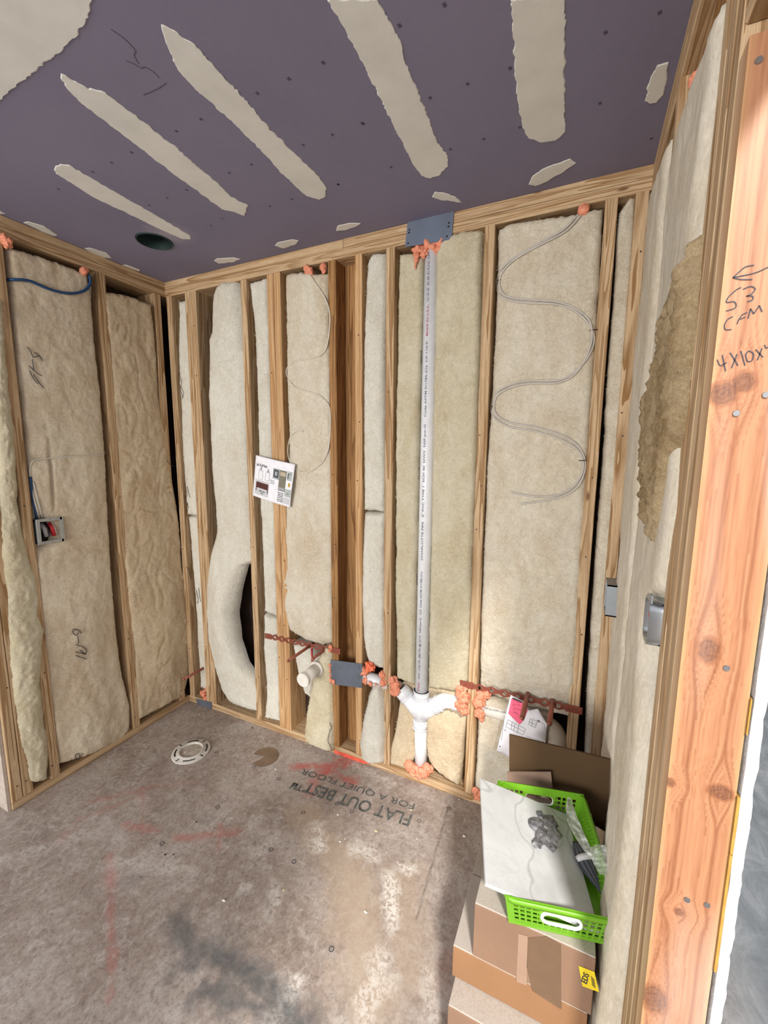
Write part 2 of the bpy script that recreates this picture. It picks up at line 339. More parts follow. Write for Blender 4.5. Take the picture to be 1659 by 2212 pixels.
t = NT('joint_compound', .8, .3); v = t.coord(); a = t.noise(v, 12, 5); t.col(t.ramp(a, [(.3, (.66, .665, .64)), (.7, (.74, .745, .72))])); t.bump(t.noise(v, 45, 3), .12, .003); MUD = t.m
def outline_patch(name, pts, m, plane, thick, parent, jit=.004, step=.006, n_dir=Vector((0, 0, -1)), sm=True):
    P = [plane(*q) for q in pts]; L = []
    for i in range(len(P)):
        p, q = P[i], P[(i + 1) % len(P)]; n = max(1, int((q - p).length / step))
        for k in range(n):
            w = p.lerp(q, k / n); ox = nz(w.x * 45, w.y * 45, w.z * 45 + 1.3) * jit + nz(w.x * 160, w.y * 160, 7) * jit * .6
            e = (q - p).normalized().cross(n_dir); L.append(w + e * ox)
    bm = bmesh.new(); bot = [bm.verts.new(p + n_dir * .0003) for p in L]
    ctr = sum(L, Vector()) / len(L)
    top = [bm.verts.new(p + (ctr - p).normalized() * min(.003, (ctr - p).length * .2) + n_dir * thick) for p in L]
    n = len(L)
    for i in range(n): bm.faces.new((bot[i], bot[(i + 1) % n], top[(i + 1) % n], top[i]))
    es = [bm.edges.get((top[i], top[(i + 1) % n])) for i in range(n)]
    bmesh.ops.triangle_fill(bm, use_beauty=True, edges=es)
    return obj(name, bm, m, parent)
cl = lambda x, y: hit(x, y, 2, H)
mud = [[(-60, -60), (200, -60), (198, 0), (190, 35), (165, 75), (125, 115), (60, 165), (0, 214), (-60, 250)],
       [(348, 52), (362, 57), (415, 90), (470, 150), (530, 215), (585, 280), (640, 335), (690, 382), (704, 405), (703, 425), (690, 431), (660, 422), (610, 375), (560, 320), (500, 262), (440, 205), (395, 165), (372, 130), (370, 120), (353, 80)],
       [(131, 158), (150, 168), (190, 190), (220, 195), (245, 212), (320, 270), (380, 318), (430, 362), (470, 395), (500, 425), (535, 442), (528, 466), (510, 459), (480, 452), (430, 415), (370, 372), (310, 325), (245, 275), (180, 225), (145, 192), (133, 172)],
       [(117, 358), (130, 354), (150, 356), (185, 377), (250, 415), (320, 455), (380, 490), (410, 508), (412, 517), (395, 516), (340, 492), (270, 458), (200, 425), (150, 392), (120, 374)],
       [(706, -5), (813, -5), (840, 40), (868, 90), (882, 150), (905, 200), (925, 250), (940, 300), (968, 335), (968, 358), (950, 378), (930, 385), (910, 380), (890, 350), (865, 300), (835, 240), (800, 170), (770, 110), (735, 45)],
       [(1103, -5), (1218, -5), (1221, 60), (1220, 150), (1220, 240), (1222, 285), (1200, 303), (1170, 308), (1140, 298), (1130, 275), (1118, 220), (1112, 150), (1108, 70)],
       [(1444, 134), (1420, 140), (1406, 165), (1402, 180), (1396, 192), (1400, 200), (1393, 218), (1405, 224), (1418, 222), (1432, 205), (1440, 170)],
       [(1244, 352), (1232, 342), (1210, 350), (1170, 365), (1150, 380), (1142, 398), (1155, 402), (1175, 395), (1210, 375)],
       [(933, 425), (940, 414), (958, 415), (985, 425), (997, 437), (975, 434), (950, 432)],
       [(726, 498), (730, 487), (755, 481), (779, 482), (770, 489), (745, 497)],
       [(593, 530), (600, 523), (630, 517), (645, 519), (640, 527), (612, 537)],
       [(462, 563), (470, 558), (505, 556), (519, 559), (505, 566), (472, 569)],
       [(50, 480), (62, 478), (95, 488), (124, 508), (118, 510), (90, 500)],
       [(182, 536), (195, 535), (230, 546), (242, 558), (225, 556), (200, 547)],
       [(264, 572), (275, 572), (303, 583), (300, 586), (282, 580)], [(-10, 452), (0, 455), (12, 462), (0, 462)]]
for i, pts in enumerate(mud):
    outline_patch('joint_compound_patch', pts, MUD, cl, .0018, CEIL, .005 if i < 6 else .003)
MARK = plain('screw_dimple_dark', (.075, .068, .12), .8)
for (px, py) in [(434, 257), (381, 283), (284, 329), (241, 351), (200, 371), (556, 201), (698, 135), (624, 170), (718, 291), (655, 313), (543, 355), (495, 373), (403, 410), (361, 427), (322, 443), (730, 398), (630, 430), (126, 408), (782, 266), (583, 445), (960, 10), (863, 55), (1102, 147), (1010, 181), (929, 211), (785, 267), (1425, 27), (1308, 70), (1296, 223), (1123, 275), (1045, 300), (973, 322), (1407, 299), (845, 361), (731, 398), (480, 580 - 108), (456, 487)]:
    c_ = cl(px, py); bm = bmesh.new(); s = .0055
    for d in (.7, 2.1): 
        u = Vector((math.cos(d), math.sin(d), 0)) * s; w_ = Vector((-math.sin(d), math.cos(d), 0)) * s * .22
        bm.faces.new([bm.verts.new(c_ + q + Vector((0, 0, -.0006))) for q in (u + w_, w_ - u, -u - w_, u - w_)])
    bmesh.ops.create_circle(bm, cap_ends=True, segments=10, radius=.0035, matrix=Matrix.Translation(c_ + Vector((0, 0, -.0008))))
    obj('screw_dimple', bm, MARK, CEIL)
PENC = plain('pencil_line', (.09, .08, .12), .9)
def ribbon(bm, pts, w, nrm):
    pts = [Vector(p) for p in pts]; L = []
    for i, p in enumerate(pts):
        t_ = (pts[min(i + 1, len(pts) - 1)] - pts[max(i - 1, 0)]).normalized(); s = t_.cross(nrm).normalized() * w / 2
        L.append((bm.verts.new(p + s), bm.verts.new(p - s)))
    for A, B in zip(L, L[1:]): bm.faces.new((A[0], A[1], B[1], B[0]))
bm = bmesh.new()
for st in [[(240, 63), (268, 83), (292, 108), (290, 120), (300, 138)], [(305, 148), (315, 145), (335, 158), (343, 168)], [(310, 205), (340, 192), (360, 179)], [(272, 131), (288, 137), (303, 146)]]:
    ribbon(bm, [cl(*q) + Vector((0, 0, -.0006)) for q in spline([(x, y, 0) for x, y in st], 5) for q in [(q.x, q.y)]], .0022, Vector((0, 0, 1)))
obj('pencil_scribble', bm, PENC, CEIL)
# duct collar in the ceiling hole
bm = bmesh.new(); seg = 40
R0, R1, Zb, Zt = DR - .002, DR - .005, H - .004, H + .16
rg = [[bm.verts.new((dc.x + r * math.cos(k * math.pi / 20), dc.y + r * math.sin(k * math.pi / 20), z)) for k in range(seg)] for r, z in ((R0, Zb), (R0, Zt), (R1, Zt), (R1, Zb))]
for a_, b_ in ((0, 1), (1, 2), (2, 3), (3, 0)):
    for k in range(seg): bm.faces.new((rg[a_][k], rg[a_][(k + 1) % seg], rg[b_][(k + 1) % seg], rg[b_][k]))
bm.faces.new([bm.verts.new((dc.x + R0 * math.cos(k * math.pi / 20), dc.y + R0 * math.sin(k * math.pi / 20), Zt + .001)) for k in range(seg)])
tag(obj('duct_collar', bm, plain('duct_dark_green', (.03, .055, .055), .5, .3)), 'round dark fan duct opening in the purple ceiling', 'duct')
# ------------------------------------------------------------------ setting: walls (sheathing behind studs)
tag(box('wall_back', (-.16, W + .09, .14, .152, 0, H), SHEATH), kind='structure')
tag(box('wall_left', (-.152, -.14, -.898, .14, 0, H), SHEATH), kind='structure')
# drywall on the far side of the right wall, its raw edge showing past the door post
t = NT('drywall_white', .85, .2); v = t.coord(); n = t.noise(v, 60, 5, .7); t.col(t.ramp(n, [(.3, (.50, .53, .56)), (.7, (.66, .69, .72))])); t.bump(n, .5, .01); DRYW = t.m
bm = bmesh.new(); zs = rng(0, 2.44, .008); L = []
for z in zs:
    j = nz(z * 30, 2) * .0025 + nz(z * 90, 5) * .0012; k = nz(z * 22, 8) * .003
    L.append([bm.verts.new(q) for q in ((2.337, -1.004 + k, z), (2.3505 + j, -1.002 + k, z), (2.3505, -.98, z), (2.3505, .6, z), (2.337, .6, z))])
for A, B in zip(L, L[1:]):
    for i in range(5): bm.faces.new((A[i], A[(i + 1) % 5], B[(i + 1) % 5], B[i]))
tag(obj('wall_right', bm, DRYW), kind='structure')
YEL = plain('yellow_foam_strip', (.42, .24, .05), .7, var=.2)
for p0, p1, lb in [(1716, 1838, 'upper thin yellow strip between the orange door post and the drywall edge'), (1846, 2105, 'long thin yellow strip between the orange door post and the drywall edge, lowest one'), (1500, 1575, 'faint yellow sliver between door post and drywall, highest one')]:
    tag(box('yellow_backing_strip', (2.3335, 2.3368 if p0 > 1600 else 2.3350, -1.004, -.985, bk(1570, p1, 1.0).z, bk(1585, p0, 1.0).z), YEL), lb, 'strip', 'yellow strips by the door post')
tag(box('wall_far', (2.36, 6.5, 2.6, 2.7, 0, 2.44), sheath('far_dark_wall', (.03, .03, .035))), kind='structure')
# unseen wall at the doorway's near jamb, made over-tall to block the daylight beam
tag(box('wall_right_light_blocker', (W, W + .10, -7.5, -2.95, 0, 7.6), plain('drywall_plain', (.6, .6, .58), .9)), kind='structure')
# ------------------------------------------------------------------ lumber
ZS0, ZS1 = .038, 2.364
def jitterbox(bm, d, axis, amp=.0012, n=40, seed=0):
    # a board with slightly wandering edges along its length and eased corners
    x0, x1, y0, y1, z0, z1 = d; lo = [x0, y0, z0]; hi = [x1, y1, z1]; o = [i for i in range(3) if i != axis]
    ev = .0025; rings = []
    cs = [(0, ev), (ev, 0)]; prof = []
    A0, A1, B0, B1 = lo[o[0]], hi[o[0]], lo[o[1]], hi[o[1]]
    prof = [(A0 + ev, B0), (A1 - ev, B0), (A1, B0 + ev), (A1, B1 - ev), (A1 - ev, B1), (A0 + ev, B1), (A0, B1 - ev), (A0, B0 + ev)]
    for k in range(n + 1):
        l = lo[axis] + (hi[axis] - lo[axis]) * k / n; r = []
        for i, (a, b) in enumerate(prof):
            p = [0, 0, 0]; p[axis] = l; p[o[0]] = a + amp * nz(l * 3 + i * .4, seed * 3.1); p[o[1]] = b + amp * nz(l * 3 + 9, seed * 2.3 + i * .4)
            r.append(bm.verts.new(p))
        rings.append(r)
    for R1_, R2_ in zip(rings, rings[1:]):
        for i in range(8): bm.faces.new((R1_[i], R1_[(i + 1) % 8], R2_[(i + 1) % 8], R2_[i]))
    bm.faces.new(rings[0]); bm.faces.new(rings[-1][::-1]); return bm
_sd = [0]
def board(name, d, axis, m, label, cat, group=None, parent=None, kind=None):
    _sd[0] += 1; bm = bmesh.new(); jitterbox(bm, d, axis, seed=_sd[0]); o = obj(name, bm, m, parent)
    if label: tag(o, label, cat, group)
    if kind: o['kind'] = kind
    return o
NAILM = plain('nail_head', (.05, .035, .03), .5, .5)
def nails(parent, pts, n_dir, r=.0035):
    for p in pts:
        bm = bmesh.new(); q = Vector(n_dir); rot = q.to_track_quat('Z', 'Y').to_matrix().to_4x4()
        bmesh.ops.create_cone(bm, cap_ends=True, segments=10, radius1=r, radius2=r * .8, depth=.0015, matrix=Matrix.Translation(Vector(p) + q * .0012) @ rot)
        obj('nail_head', bm, NAILM, parent)
SB = 'studs of the back wall'
back = [((.006, .044), WZ, 'first stud of the back wall, tight in the left corner beside the dark gap'),
        ((.149, .187), WZ, 'narrow pale stud near the left corner, left one of the close pair'),
        ((.189, .227), WZ, 'grainy stud near the left corner with the big white batt curling over it'),
        ((.536, .574), WZ, 'pale stud beside the black hole at the right edge of the curled white batt'),
        ((.700, .738), WZB, 'left board of the doubled stud behind the pinned paper'),
        ((.740, .778), WZB, 'right board of the doubled stud behind the pinned paper'),
        ((1.043, 1.081), WZD, 'dark stained stud with brown side face in the middle of the back wall'),
        ((1.177, 1.212), WZB, 'yellow bold-grained stud at the right of the empty brown bay'),
        ((1.325, 1.363), WZ, 'stud just left of the white vent pipe'),
        ((1.728, 1.766), WZ, 'stud right of the vent pipe, left end of the lower perforated strap crosses it'),
        ((2.124, 2.162), WZ, 'stud right of the looping cables with a split dark edge'),
        ((2.212, 2.250), WZ, 'last stud of the back wall, in the right corner')]
BS = []
for i, ((a, b), m, lab) in enumerate(back):
    o = board('stud', (a, b, 0, .138, ZS0, ZS1), 2, m, lab, 'stud', SB); BS.append(o)
    pts = []
    for k in range(3): pts.append(((a + b) / 2 + random.uniform(-.01, .01), -.0005, random.uniform(.2, 2.3)))
    nails(o, pts, (0, -1, 0), .0028)
board('backing_board', (1.081, 1.177, .082, .12, ZS0, ZS1), 2, WZD, 'flat brown board set back between the dark stud and the yellow stud', 'board')
SL = 'studs of the left wall'
left = [((-.898, -.860), WZ, 'outermost stud at the open end of the left wall'), ((-.858, -.820), WZ, 'second stud from the open end of the left wall'),
        ((-.752, -.714), WZ, 'left wall stud with marker notes holding the grey switch box'), ((-.358, -.320), WZ, 'left wall stud between the two wide tan batts'), ((-.066, -.028), WZ, 'left wall stud nearest the back corner')]
for (a, b), m, lab in left:
    o = board('stud', (-.138, 0, a, b, ZS0, ZS1), 2, m, lab, 'stud', SL)
    nails(o, [(.0005, (a + b) / 2 + random.uniform(-.01, .01), z) for z in (.1, .55, 1.3)], (1, 0, 0), .003)
SR = 'studs of the right wall'
for (a, b), lab in [((-.044, -.006), 'right wall stud tucked in the back right corner'), ((-.44, -.402), 'right wall stud in the middle, mostly hidden by white facing'), ((-.884, -.846), 'right wall stud beside the rounded switch box'), ((-.924, -.886), 'right wall stud two boards behind the orange door post'), ((-.962, -.926), 'full height king stud directly behind the orange door post')]:
    board('stud', (W, W + .08, a, b, ZS0, ZS1), 2, WZ, lab, 'stud', SR)
# plates
board('bottom_plate', (0, W, 0, .138, 0, .038), 0, WX, 'bottom plate along the foot of the back wall', 'wall plate')
board('bottom_plate', (-.138, 0, -.898, .0, 0, .038), 1, WY, 'bottom plate along the foot of the left wall', 'wall plate')
board('bottom_plate', (W, W + .08, -1.0, 0, 0, .038), 1, WY, 'bottom plate under the right wall behind the boxes', 'wall plate')
board('top_plate', (.0, 1.12, 0, .138, 2.402, H), 0, WX, 'uppermost plate on the back wall, left length ending at a butt joint', 'wall plate')
board('top_plate', (1.122, W, 0, .138, 2.402, H), 0, WX, 'uppermost plate on the back wall, right length behind the square steel plate', 'wall plate')
board('top_plate', (-.0, W, 0, .138, 2.364, 2.4015), 0, WX, 'lower of the two top plates on the back wall, over the stud tops', 'wall plate')
board('top_plate', (-.138, 0, -.898, .138, 2.402, H), 1, WY, 'uppermost plate on the left wall under the purple ceiling', 'wall plate')
board('top_plate', (-.138, 0, -.898, .138, 2.364, 2.4015), 1, WY, 'lower of the two top plates on the left wall', 'wall plate')
board('top_plate', (W, W + .08, -2.8, .138, 2.402, H), 1, WY, 'uppermost plate on the right wall', 'wall plate')
board('top_plate', (W, W + .08, -2.8, .138, 2.364, 2.4015), 1, WY, 'lower of the two top plates on the right wall', 'wall plate')
# end cap of the left wall
tag(box('drywall_panel', (-.16, -.012, -.9115, -.8995, 0, H), plain('drywall_paper_tan', (.46, .39, .34), .9, var=.15)), 'white drywall edge closing the open end of the left wall', 'drywall')
# header over the doorway
board('door_header', (W + .002, W + .04, -2.8, -.964, 2.045, 2.36), 1, WY, 'wood header over the doorway at the upper right', 'header')
board('door_header', (W + .042, W + .08, -2.8, -.964, 2.045, 2.36), 1, WZB, 'second header board on the far side of the doorway', 'header')
# ------------------------------------------------------------------ orange door post (jack stud), grain and knots computed on the wood itself
def PP(px, py): p = bk(px, py, 1.0); return (p.x, p.z)
knots = [(*PP(1532, 1405), .011, .016), (*PP(1556, 1712), .013, .010), (*PP(1562, 850), .014, .013), (*PP(1607, 825), .011, .011), (*PP(1413, 2158), .016, .022), (*PP(1467, 1970), .0055, .0055), (*PP(1447, 1690), .006, .006)]
x0, x1, zt = 2.254, 2.333, 2.006
nxp = 48; nzp = 1100; vs = []; cols = []
for j in range(nzp + 1):
    z = zt * j / nzp
    for i in range(nxp + 1):
        x = x0 + (x1 - x0) * i / nxp
        vs.append((x, -1.0, z))
        s = (x - x0) / (x1 - x0); warp = 0; kn = 0; ring = 0
        for kx, kz, ka, kb in knots:
            dx, dz = (x - kx), (z - kz); q = math.sqrt((dx / ka) ** 2 + (dz / kb) ** 2)
            warp += .030 * math.copysign(1, dx) * math.exp(-abs(dx) / .016 - (dz / (kb * 3.2)) ** 2)
            if dz < 0 and abs(dx) < .02: warp += .006 * math.exp(-abs(dx) / .01) * math.exp(dz / .08)
            q += .18 * nz(x * 160, z * 160); kn = max(kn, (1 - min(1, max(0, (q - .92) / .14))) * (.88 + .12 * math.sin(q * 15 + 3 * nz(x * 80, z * 80)))); ring = max(ring, math.exp(-(q - 1.12) ** 2 * 22) * .7)
        g = x - warp + .006 * nz(x * 9, z * 1.6, 3) + .010 * nz(1, z * .9, 9)
        n1 = .5 + .5 * nz(g * 60, z * .5, 1); n2 = .5 + .5 * nz(g * 260, z * 4, 4); n3 = .5 + .5 * nz(g * 700, z * 16, 6)
        l1 = math.exp(-((g - x0 - .021) / .0022) ** 2); l2 = math.exp(-((g - x0 - .060) / .0025) ** 2)
        fr = ((n1 * 5) % 1); v_ = .50 * fr ** 3 + .42 * n2 * n2 + .34 * n3 * n3 * 2 + .70 * l1 + .75 * l2
        edge = max(0, 1 - min(s, 1 - s) / .09) * (.5 + .5 * nz(s * 3, z * 3, 2) + .25)
        c = [.45, .225, .122]; dk = [.20, .068, .028]; sap = [.54, .33, .16]
        c = [a + (b - a) * min(1, max(0, v_)) * .85 for a, b in zip(c, dk)]
        c = [a + (b - a) * min(1, edge) * .8 for a, b in zip(c, sap)]
        c = [a + (b - a) * ring for a, b in zip(c, dk)]
        kc = [.075, .022, .014]; kk = kn * (.8 + .2 * nz(x * 300, z * 300))
        c = [a + (b - a) * kk for a, b in zip(c, kc)]
        hz = max(0, nz(s * 2 + 5, z * 2.2, 5)) * .5 * s
        c = [a + (.85 - a) * hz for a in c]
        cols.extend((*c, 1))
fs = [(j * (nxp + 1) + i, j * (nxp + 1) + i + 1, (j + 1) * (nxp + 1) + i + 1, (j + 1) * (nxp + 1) + i) for j in range(nzp) for i in range(nxp)]
nb = len(vs)
vs += [(x0, -.964, 0), (x1, -.964, 0), (x1, -.964, zt), (x0, -.964, zt)]
a00, a10, a01, a11 = 0, nxp, nzp * (nxp + 1), nzp * (nxp + 1) + nxp
fs += [(nb + 1, nb, nb + 3, nb + 2), tuple([nb, nb + 3] + [j * (nxp + 1) for j in range(nzp, -1, -1)]), tuple([nb + 2, nb + 1] + [j * (nxp + 1) + nxp for j in range(nzp + 1)]), tuple([nb + 3, nb + 2] + [a11 - i for i in range(nxp + 1)]), tuple([nb + 1, nb] + list(range(nxp + 1)))]
cols += [.66, .46, .28, 1] * 4
t = NT('door_post_pine', .45, .4); ca = t.attr('wood_colour', 'Color'); v = t.coord(scale=(1, 1, .08)); n = t.noise(v, 500, 3)
t.col(t.mix(t.ramp(n, [(.35, .25), (.6, 0.0)]), ca, (.45, .20, .09))); t.bump(n, .1, .001)
post = pydata('door_post', vs, fs, t.m, None, False)
ca = post.data.color_attributes.new('wood_colour', 'FLOAT_COLOR', 'POINT'); ca.data.foreach_set('color', cols)
tag(post, 'reddish orange knotty door post with marker writing at the right', 'door post')
def strokes(name, lst, w, m, parent, plane, off, nrm, n=6):
    bm = bmesh.new()
    for st in lst:
        sp = spline([(x, y, 0) for x, y in st], n) if len(st) > 2 else [Vector((*q, 0)) for q in st]
        ribbon(bm, [plane(q.x, q.y) + Vector(nrm) * off for q in sp], w, Vector(nrm))
    return obj(name, bm, m, parent)
pp = lambda x, y: bk(x, y, 1.0)
strokes('marker_writing', [[(1662, 576), (1630, 590), (1583, 600)], [(1629, 573), (1610, 577), (1596, 588), (1583, 600)], [(1583, 600), (1600, 604), (1625, 604)],
    [(1592, 625), (1575, 640), (1569, 653), (1585, 652), (1590, 660), (1585, 667), (1568, 672)], [(1592, 625), (1601, 621)],
    [(1605, 625), (1622, 619), (1631, 625), (1622, 636), (1612, 640)], [(1612, 640), (1625, 640), (1625, 648), (1614, 652)],
    [(1583, 684), (1572, 690), (1565, 702), (1567, 712), (1580, 712)], [(1603, 680), (1596, 690), (1592, 700)], [(1603, 680), (1614, 675)], [(1598, 690), (1610, 685)],
    [(1616, 688), (1621, 667)], [(1621, 667), (1628, 678)], [(1628, 678), (1640, 660)], [(1640, 660), (1646, 674)],
    [(1549, 777), (1556, 790), (1570, 783)], [(1560, 767), (1567, 802)], [(1577, 762), (1594, 790)], [(1592, 765), (1580, 795)], [(1600, 758), (1609, 790)],
    [(1617, 758), (1611, 766), (1614, 780), (1624, 779), (1627, 764), (1617, 758)], [(1632, 755), (1648, 772)], [(1646, 752), (1636, 778)], [(1651, 745), (1655, 752), (1662, 748)], [(1662, 735), (1664, 765)]], .0013, INK, post, pp, .0006, (0, -1, 0))
SCRM = plain('screw_metal', (.35, .35, .36), .35, .9)
for (px, py) in [(1590, 893), (1654, 853), (1569, 1443), (1484, 1943), (1527, 1954), (1639, 131)]:
    bm = bmesh.new(); c_ = pp(px, py); bmesh.ops.create_cone(bm, cap_ends=True, segments=14, radius1=.0042, radius2=.0036, depth=.002, matrix=Matrix.Translation(c_ + Vector((0, -.001, 0))) @ Matrix.Rotation(math.pi / 2, 4, 'X'))
    obj('screw_head', bm, SCRM, post)
bm = bmesh.new()
for i, (x, y, z, r) in enumerate([(2.292, -1.0, 2.018, .016), (2.312, -1.0, 2.022, .018), (2.327, -.995, 2.02, .014), (2.30, -.99, 2.028, .016)]): blob(bm, (x, y, z), r, .5, 2, 3, (1, .5, .8), i)
tag(obj('caulk_blob', bm, plain('caulk_white', (.8, .77, .70), .25, spec=.6), None, True), 'glossy white caulk smeared on top of the orange door post', 'caulk')
# ------------------------------------------------------------------ insulation batts
def poly_edges(lst, plane):
    # pixel polyline -> sorted (z, u)
    out = []
    for q in lst:
        p = plane(*q); out.append((p.z, p))
    return out
BATTS = {}
def batt(label, wall, Lp, Rp, top, bot, m, bulge=.01, d0=-.022, rad=.022, amp=1.0, bumps=(), seed=0, group=None, res=.0065, fuzz=120, d_plane=0.0, name='insulation_batt', ragged=1.0, flat=0.0, wr=.35, back=None):
    plane = {'b': bk, 'l': lf, 'r': rt}[wall]; ui = {'b': 0, 'l': 1, 'r': 1}[wall]
    def conv(lst):
        o = []
        for q in lst:
            p = plane(q[0], q[1], d_plane) if len(q) == 2 else None
            o.append((p.z, p[ui]) if p else (q[1], q[0]))
        return sorted(o)
    Lz, Rz = conv(Lp), conv(Rp)
    tp = sorted([(plane(*q, d_plane)[ui], plane(*q, d_plane).z) for q in top]); bt = sorted([(plane(*q, d_plane)[ui], plane(*q, d_plane).z) for q in bot])
    zt_, zb_ = max(z for _, z in tp), min(z for _, z in bt)
    wmax = max(abs(interp(Rz, z) - interp(Lz, z)) for z in rng(zb_, zt_, .05))
    ns = max(8, int(wmax / res)); nt = max(10, int((zt_ - zb_) / res))
    s_ = seed * 7.7
    def pt(s, t):
        um = interp(Lz, (zt_ + zb_) / 2) * (1 - s) + interp(Rz, (zt_ + zb_) / 2) * s
        z = 0; 
        # find z for this column using end contours
        uT = interp(Lz, zt_) * (1 - s) + interp(Rz, zt_) * s; uB = interp(Lz, zb_) * (1 - s) + interp(Rz, zb_) * s
        z1 = interp(tp, uT); z0 = interp(bt, uB)
        z1 += .006 * ragged * nz(uT * 60, s_ + 3); z0 += .006 * ragged * nz(uB * 60, s_ + 5)
        z = z0 + (z1 - z0) * t
        a, b = interp(Lz, z), interp(Rz, z)
        j = ragged * (.0035 * nz(z * 14, s_, 1) + .002 * nz(z * 60, s_, 2))
        k = ragged * (.0035 * nz(z * 14, s_ + 4, 1) + .002 * nz(z * 60, s_ + 4, 2))
        a += j; b += k
        u = a + (b - a) * s; w = abs(b - a)
        e = min(min(s, 1 - s) * w, t * (z1 - z0) * 1.0, (1 - t) * (z1 - z0))
        rr = min(rad, w * .48); x = min(1, e / rr) if rr > 0 else 1
        f = math.sqrt(max(0, 1 - (1 - x) ** 2))
        side = math.sin(math.pi * min(1, max(0, s))) ** .6 if 0 < s < 1 else 0
        d = d0 + (-d0 - .004) * f + bulge * side * f
        for (pu, pz, am, su, sz) in bumps: d += am * math.exp(-((u - pu) / su) ** 2 - ((z - pz) / sz) ** 2) * (f * .8 + .2)
        d += f * amp * (.010 * nz(u * 6, z * 3, s_) + .0030 * nz(u * 22, z * 13, s_ + 1) + .0017 * nz(u * 60, z * 45, s_ + 2) + .0013 * nz(u * 140, z * 110, s_ + 2))
        rg_ = abs(nz(u * 11 + .6 * nz(z * 5, 2), z * 6 + nz(u * 9, z * 9), s_ + 9)); d += f * amp * wr * .0040 * (min(1, rg_ * 6) - 1)
        return u, d, z
    def wv(u, d, z): return {'b': (u, -d, z), 'l': (d, u, z), 'r': (W - d, u, z)}[wall]
    vs = []; 
    for j in range(nt + 1):
        for i in range(ns + 1):
            vs.append(wv(*pt(i / ns, j / nt)))
    fs = [(j * (ns + 1) + i, j * (ns + 1) + i + 1, (j + 1) * (ns + 1) + i + 1, (j + 1) * (ns + 1) + i) for j in range(nt) for i in range(ns)]
    # back skin so the batt has its thickness
    n0 = len(vs); dbk = back if back is not None else -.12
    bi = [(i / ns, 0) for i in range(ns + 1)] + [(1, j / nt) for j in range(1, nt + 1)] + [(i / ns, 1) for i in range(ns - 1, -1, -1)] + [(0, j / nt) for j in range(nt - 1, 0, -1)]
    fi = [i for i in range(ns + 1)] + [j * (ns + 1) + ns for j in range(1, nt + 1)] + [nt * (ns + 1) + i for i in range(ns - 1, -1, -1)] + [j * (ns + 1) for j in range(nt - 1, 0, -1)]
    for (s, t_) in bi:
        u, d, z = pt(s, t_); vs.append(wv(u, min(dbk, d - .005), z))
    nbk = len(bi)
    for k in range(nbk): fs.append((fi[k], n0 + k, n0 + (k + 1) % nbk, fi[(k + 1) % nbk]))
    rn = random.Random(seed)
    # loose fibres at the torn edges
    for k in range(int(fuzz * 1.6)):
        if rn.random() < .75: s, t_ = rn.choice((rn.uniform(0, .05), rn.uniform(.95, 1))), rn.random()
        else: s, t_ = rn.random(), rn.choice((rn.uniform(0, .015), rn.uniform(.985, 1)))
        u, d, z = pt(s, t_); P_ = Vector(wv(u, max(d, -.03), z)); L_f = rn.uniform(.004, .013)
        dr = Vector(wv((1 if s > .5 else -1) * rn.uniform(0, 1), rn.uniform(-.3, .5), rn.uniform(-1, 1))) - Vector(wv(0, 0, 0)); dr.normalize()
        sd_ = dr.cross(Vector((rn.uniform(-1, 1), rn.uniform(-1, 1), rn.uniform(-1, 1)))).normalized() * .0006
        i0 = len(vs); q = P_ + dr * L_f * .6 + Vector((rn.uniform(-1, 1), rn.uniform(-1, 1), rn.uniform(-1, 1))) * .003; e_ = P_ + dr * L_f
        vs += [P_ - sd_, P_ + sd_, q + sd_ * .7, q - sd_ * .7, e_]; fs += [(i0, i0 + 1, i0 + 2, i0 + 3), (i0 + 3, i0 + 2, i0 + 4)]
    o = pydata(name, [tuple(v) for v in vs], fs, m, None, True); tag(o, label, 'insulation', group)
    BATTS[o.name] = o; return o
GB = 'batts between the back wall studs'; GL = 'batts between the left wall studs'; GR = 'batts between the right wall studs'
b1 = batt('narrow dirty white batt in the left corner of the back wall, upper piece', 'b', [(380, 650), (381, 800), (388, 950), (400, 1105)], [(399, 650), (411, 800), (418, 950), (428, 1115)], [(378, 648), (400, 645)], [(400, 1112), (429, 1118)], INS_W, .0, seed=1, group=GB, d0=-.03, rad=.03)
b1b = batt('narrow greyish batt in the left corner of the back wall, lower piece', 'b', [(398, 1110), (415, 1300), (425, 1490)], [(429, 1110), (438, 1300), (445, 1500)], [(400, 1115), (429, 1120)], [(424, 1490), (445, 1500)], INS_W, -.012, seed=2, group=GB, d0=-.045, rad=.03)
b2 = batt('big white batt curling out of its bay, black hole along its right edge', 'b',
    [(466, 605), (452, 640), (449, 720), (443, 735), (446, 800), (446, 900), (448, 1000), (455, 1100), (458, 1150), (446, 1200), (437, 1260), (436, 1320), (441, 1380), (455, 1440), (470, 1490), (488, 1520)],
    [(502, 598), (508, 615), (513, 650), (515, 700), (517, 735), (524, 760), (526, 800), (530, 950), (534, 1050), (540, 1140), (545, 1215), (520, 1226), (508, 1270), (499, 1330), (506, 1390), (522, 1440), (546, 1475), (555, 1500), (556, 1545)],
    [(462, 615), (480, 603), (508, 600), (520, 625)], [(478, 1512), (500, 1527), (553, 1548)], INS_W, .022, bumps=[(.36, .62, .05, .12, .35), (.34, 1.9, .02, .14, .5)], seed=3, group=GB, d_plane=.02, fuzz=260, rad=.05, back=-.045, d0=-.034)
b3 = batt('narrow white batt between the pale stud and the doubled stud, upper piece', 'b', [(536, 612), (545, 700), (551, 800), (555, 950), (560, 1100), (566, 1250), (570, 1325)], [(575, 600), (580, 750), (585, 900), (590, 1050), (594, 1200), (598, 1335)], [(536, 608), (550, 606), (575, 597)], [(568, 1322), (598, 1334)], INS_W, .004, seed=4, group=GB)
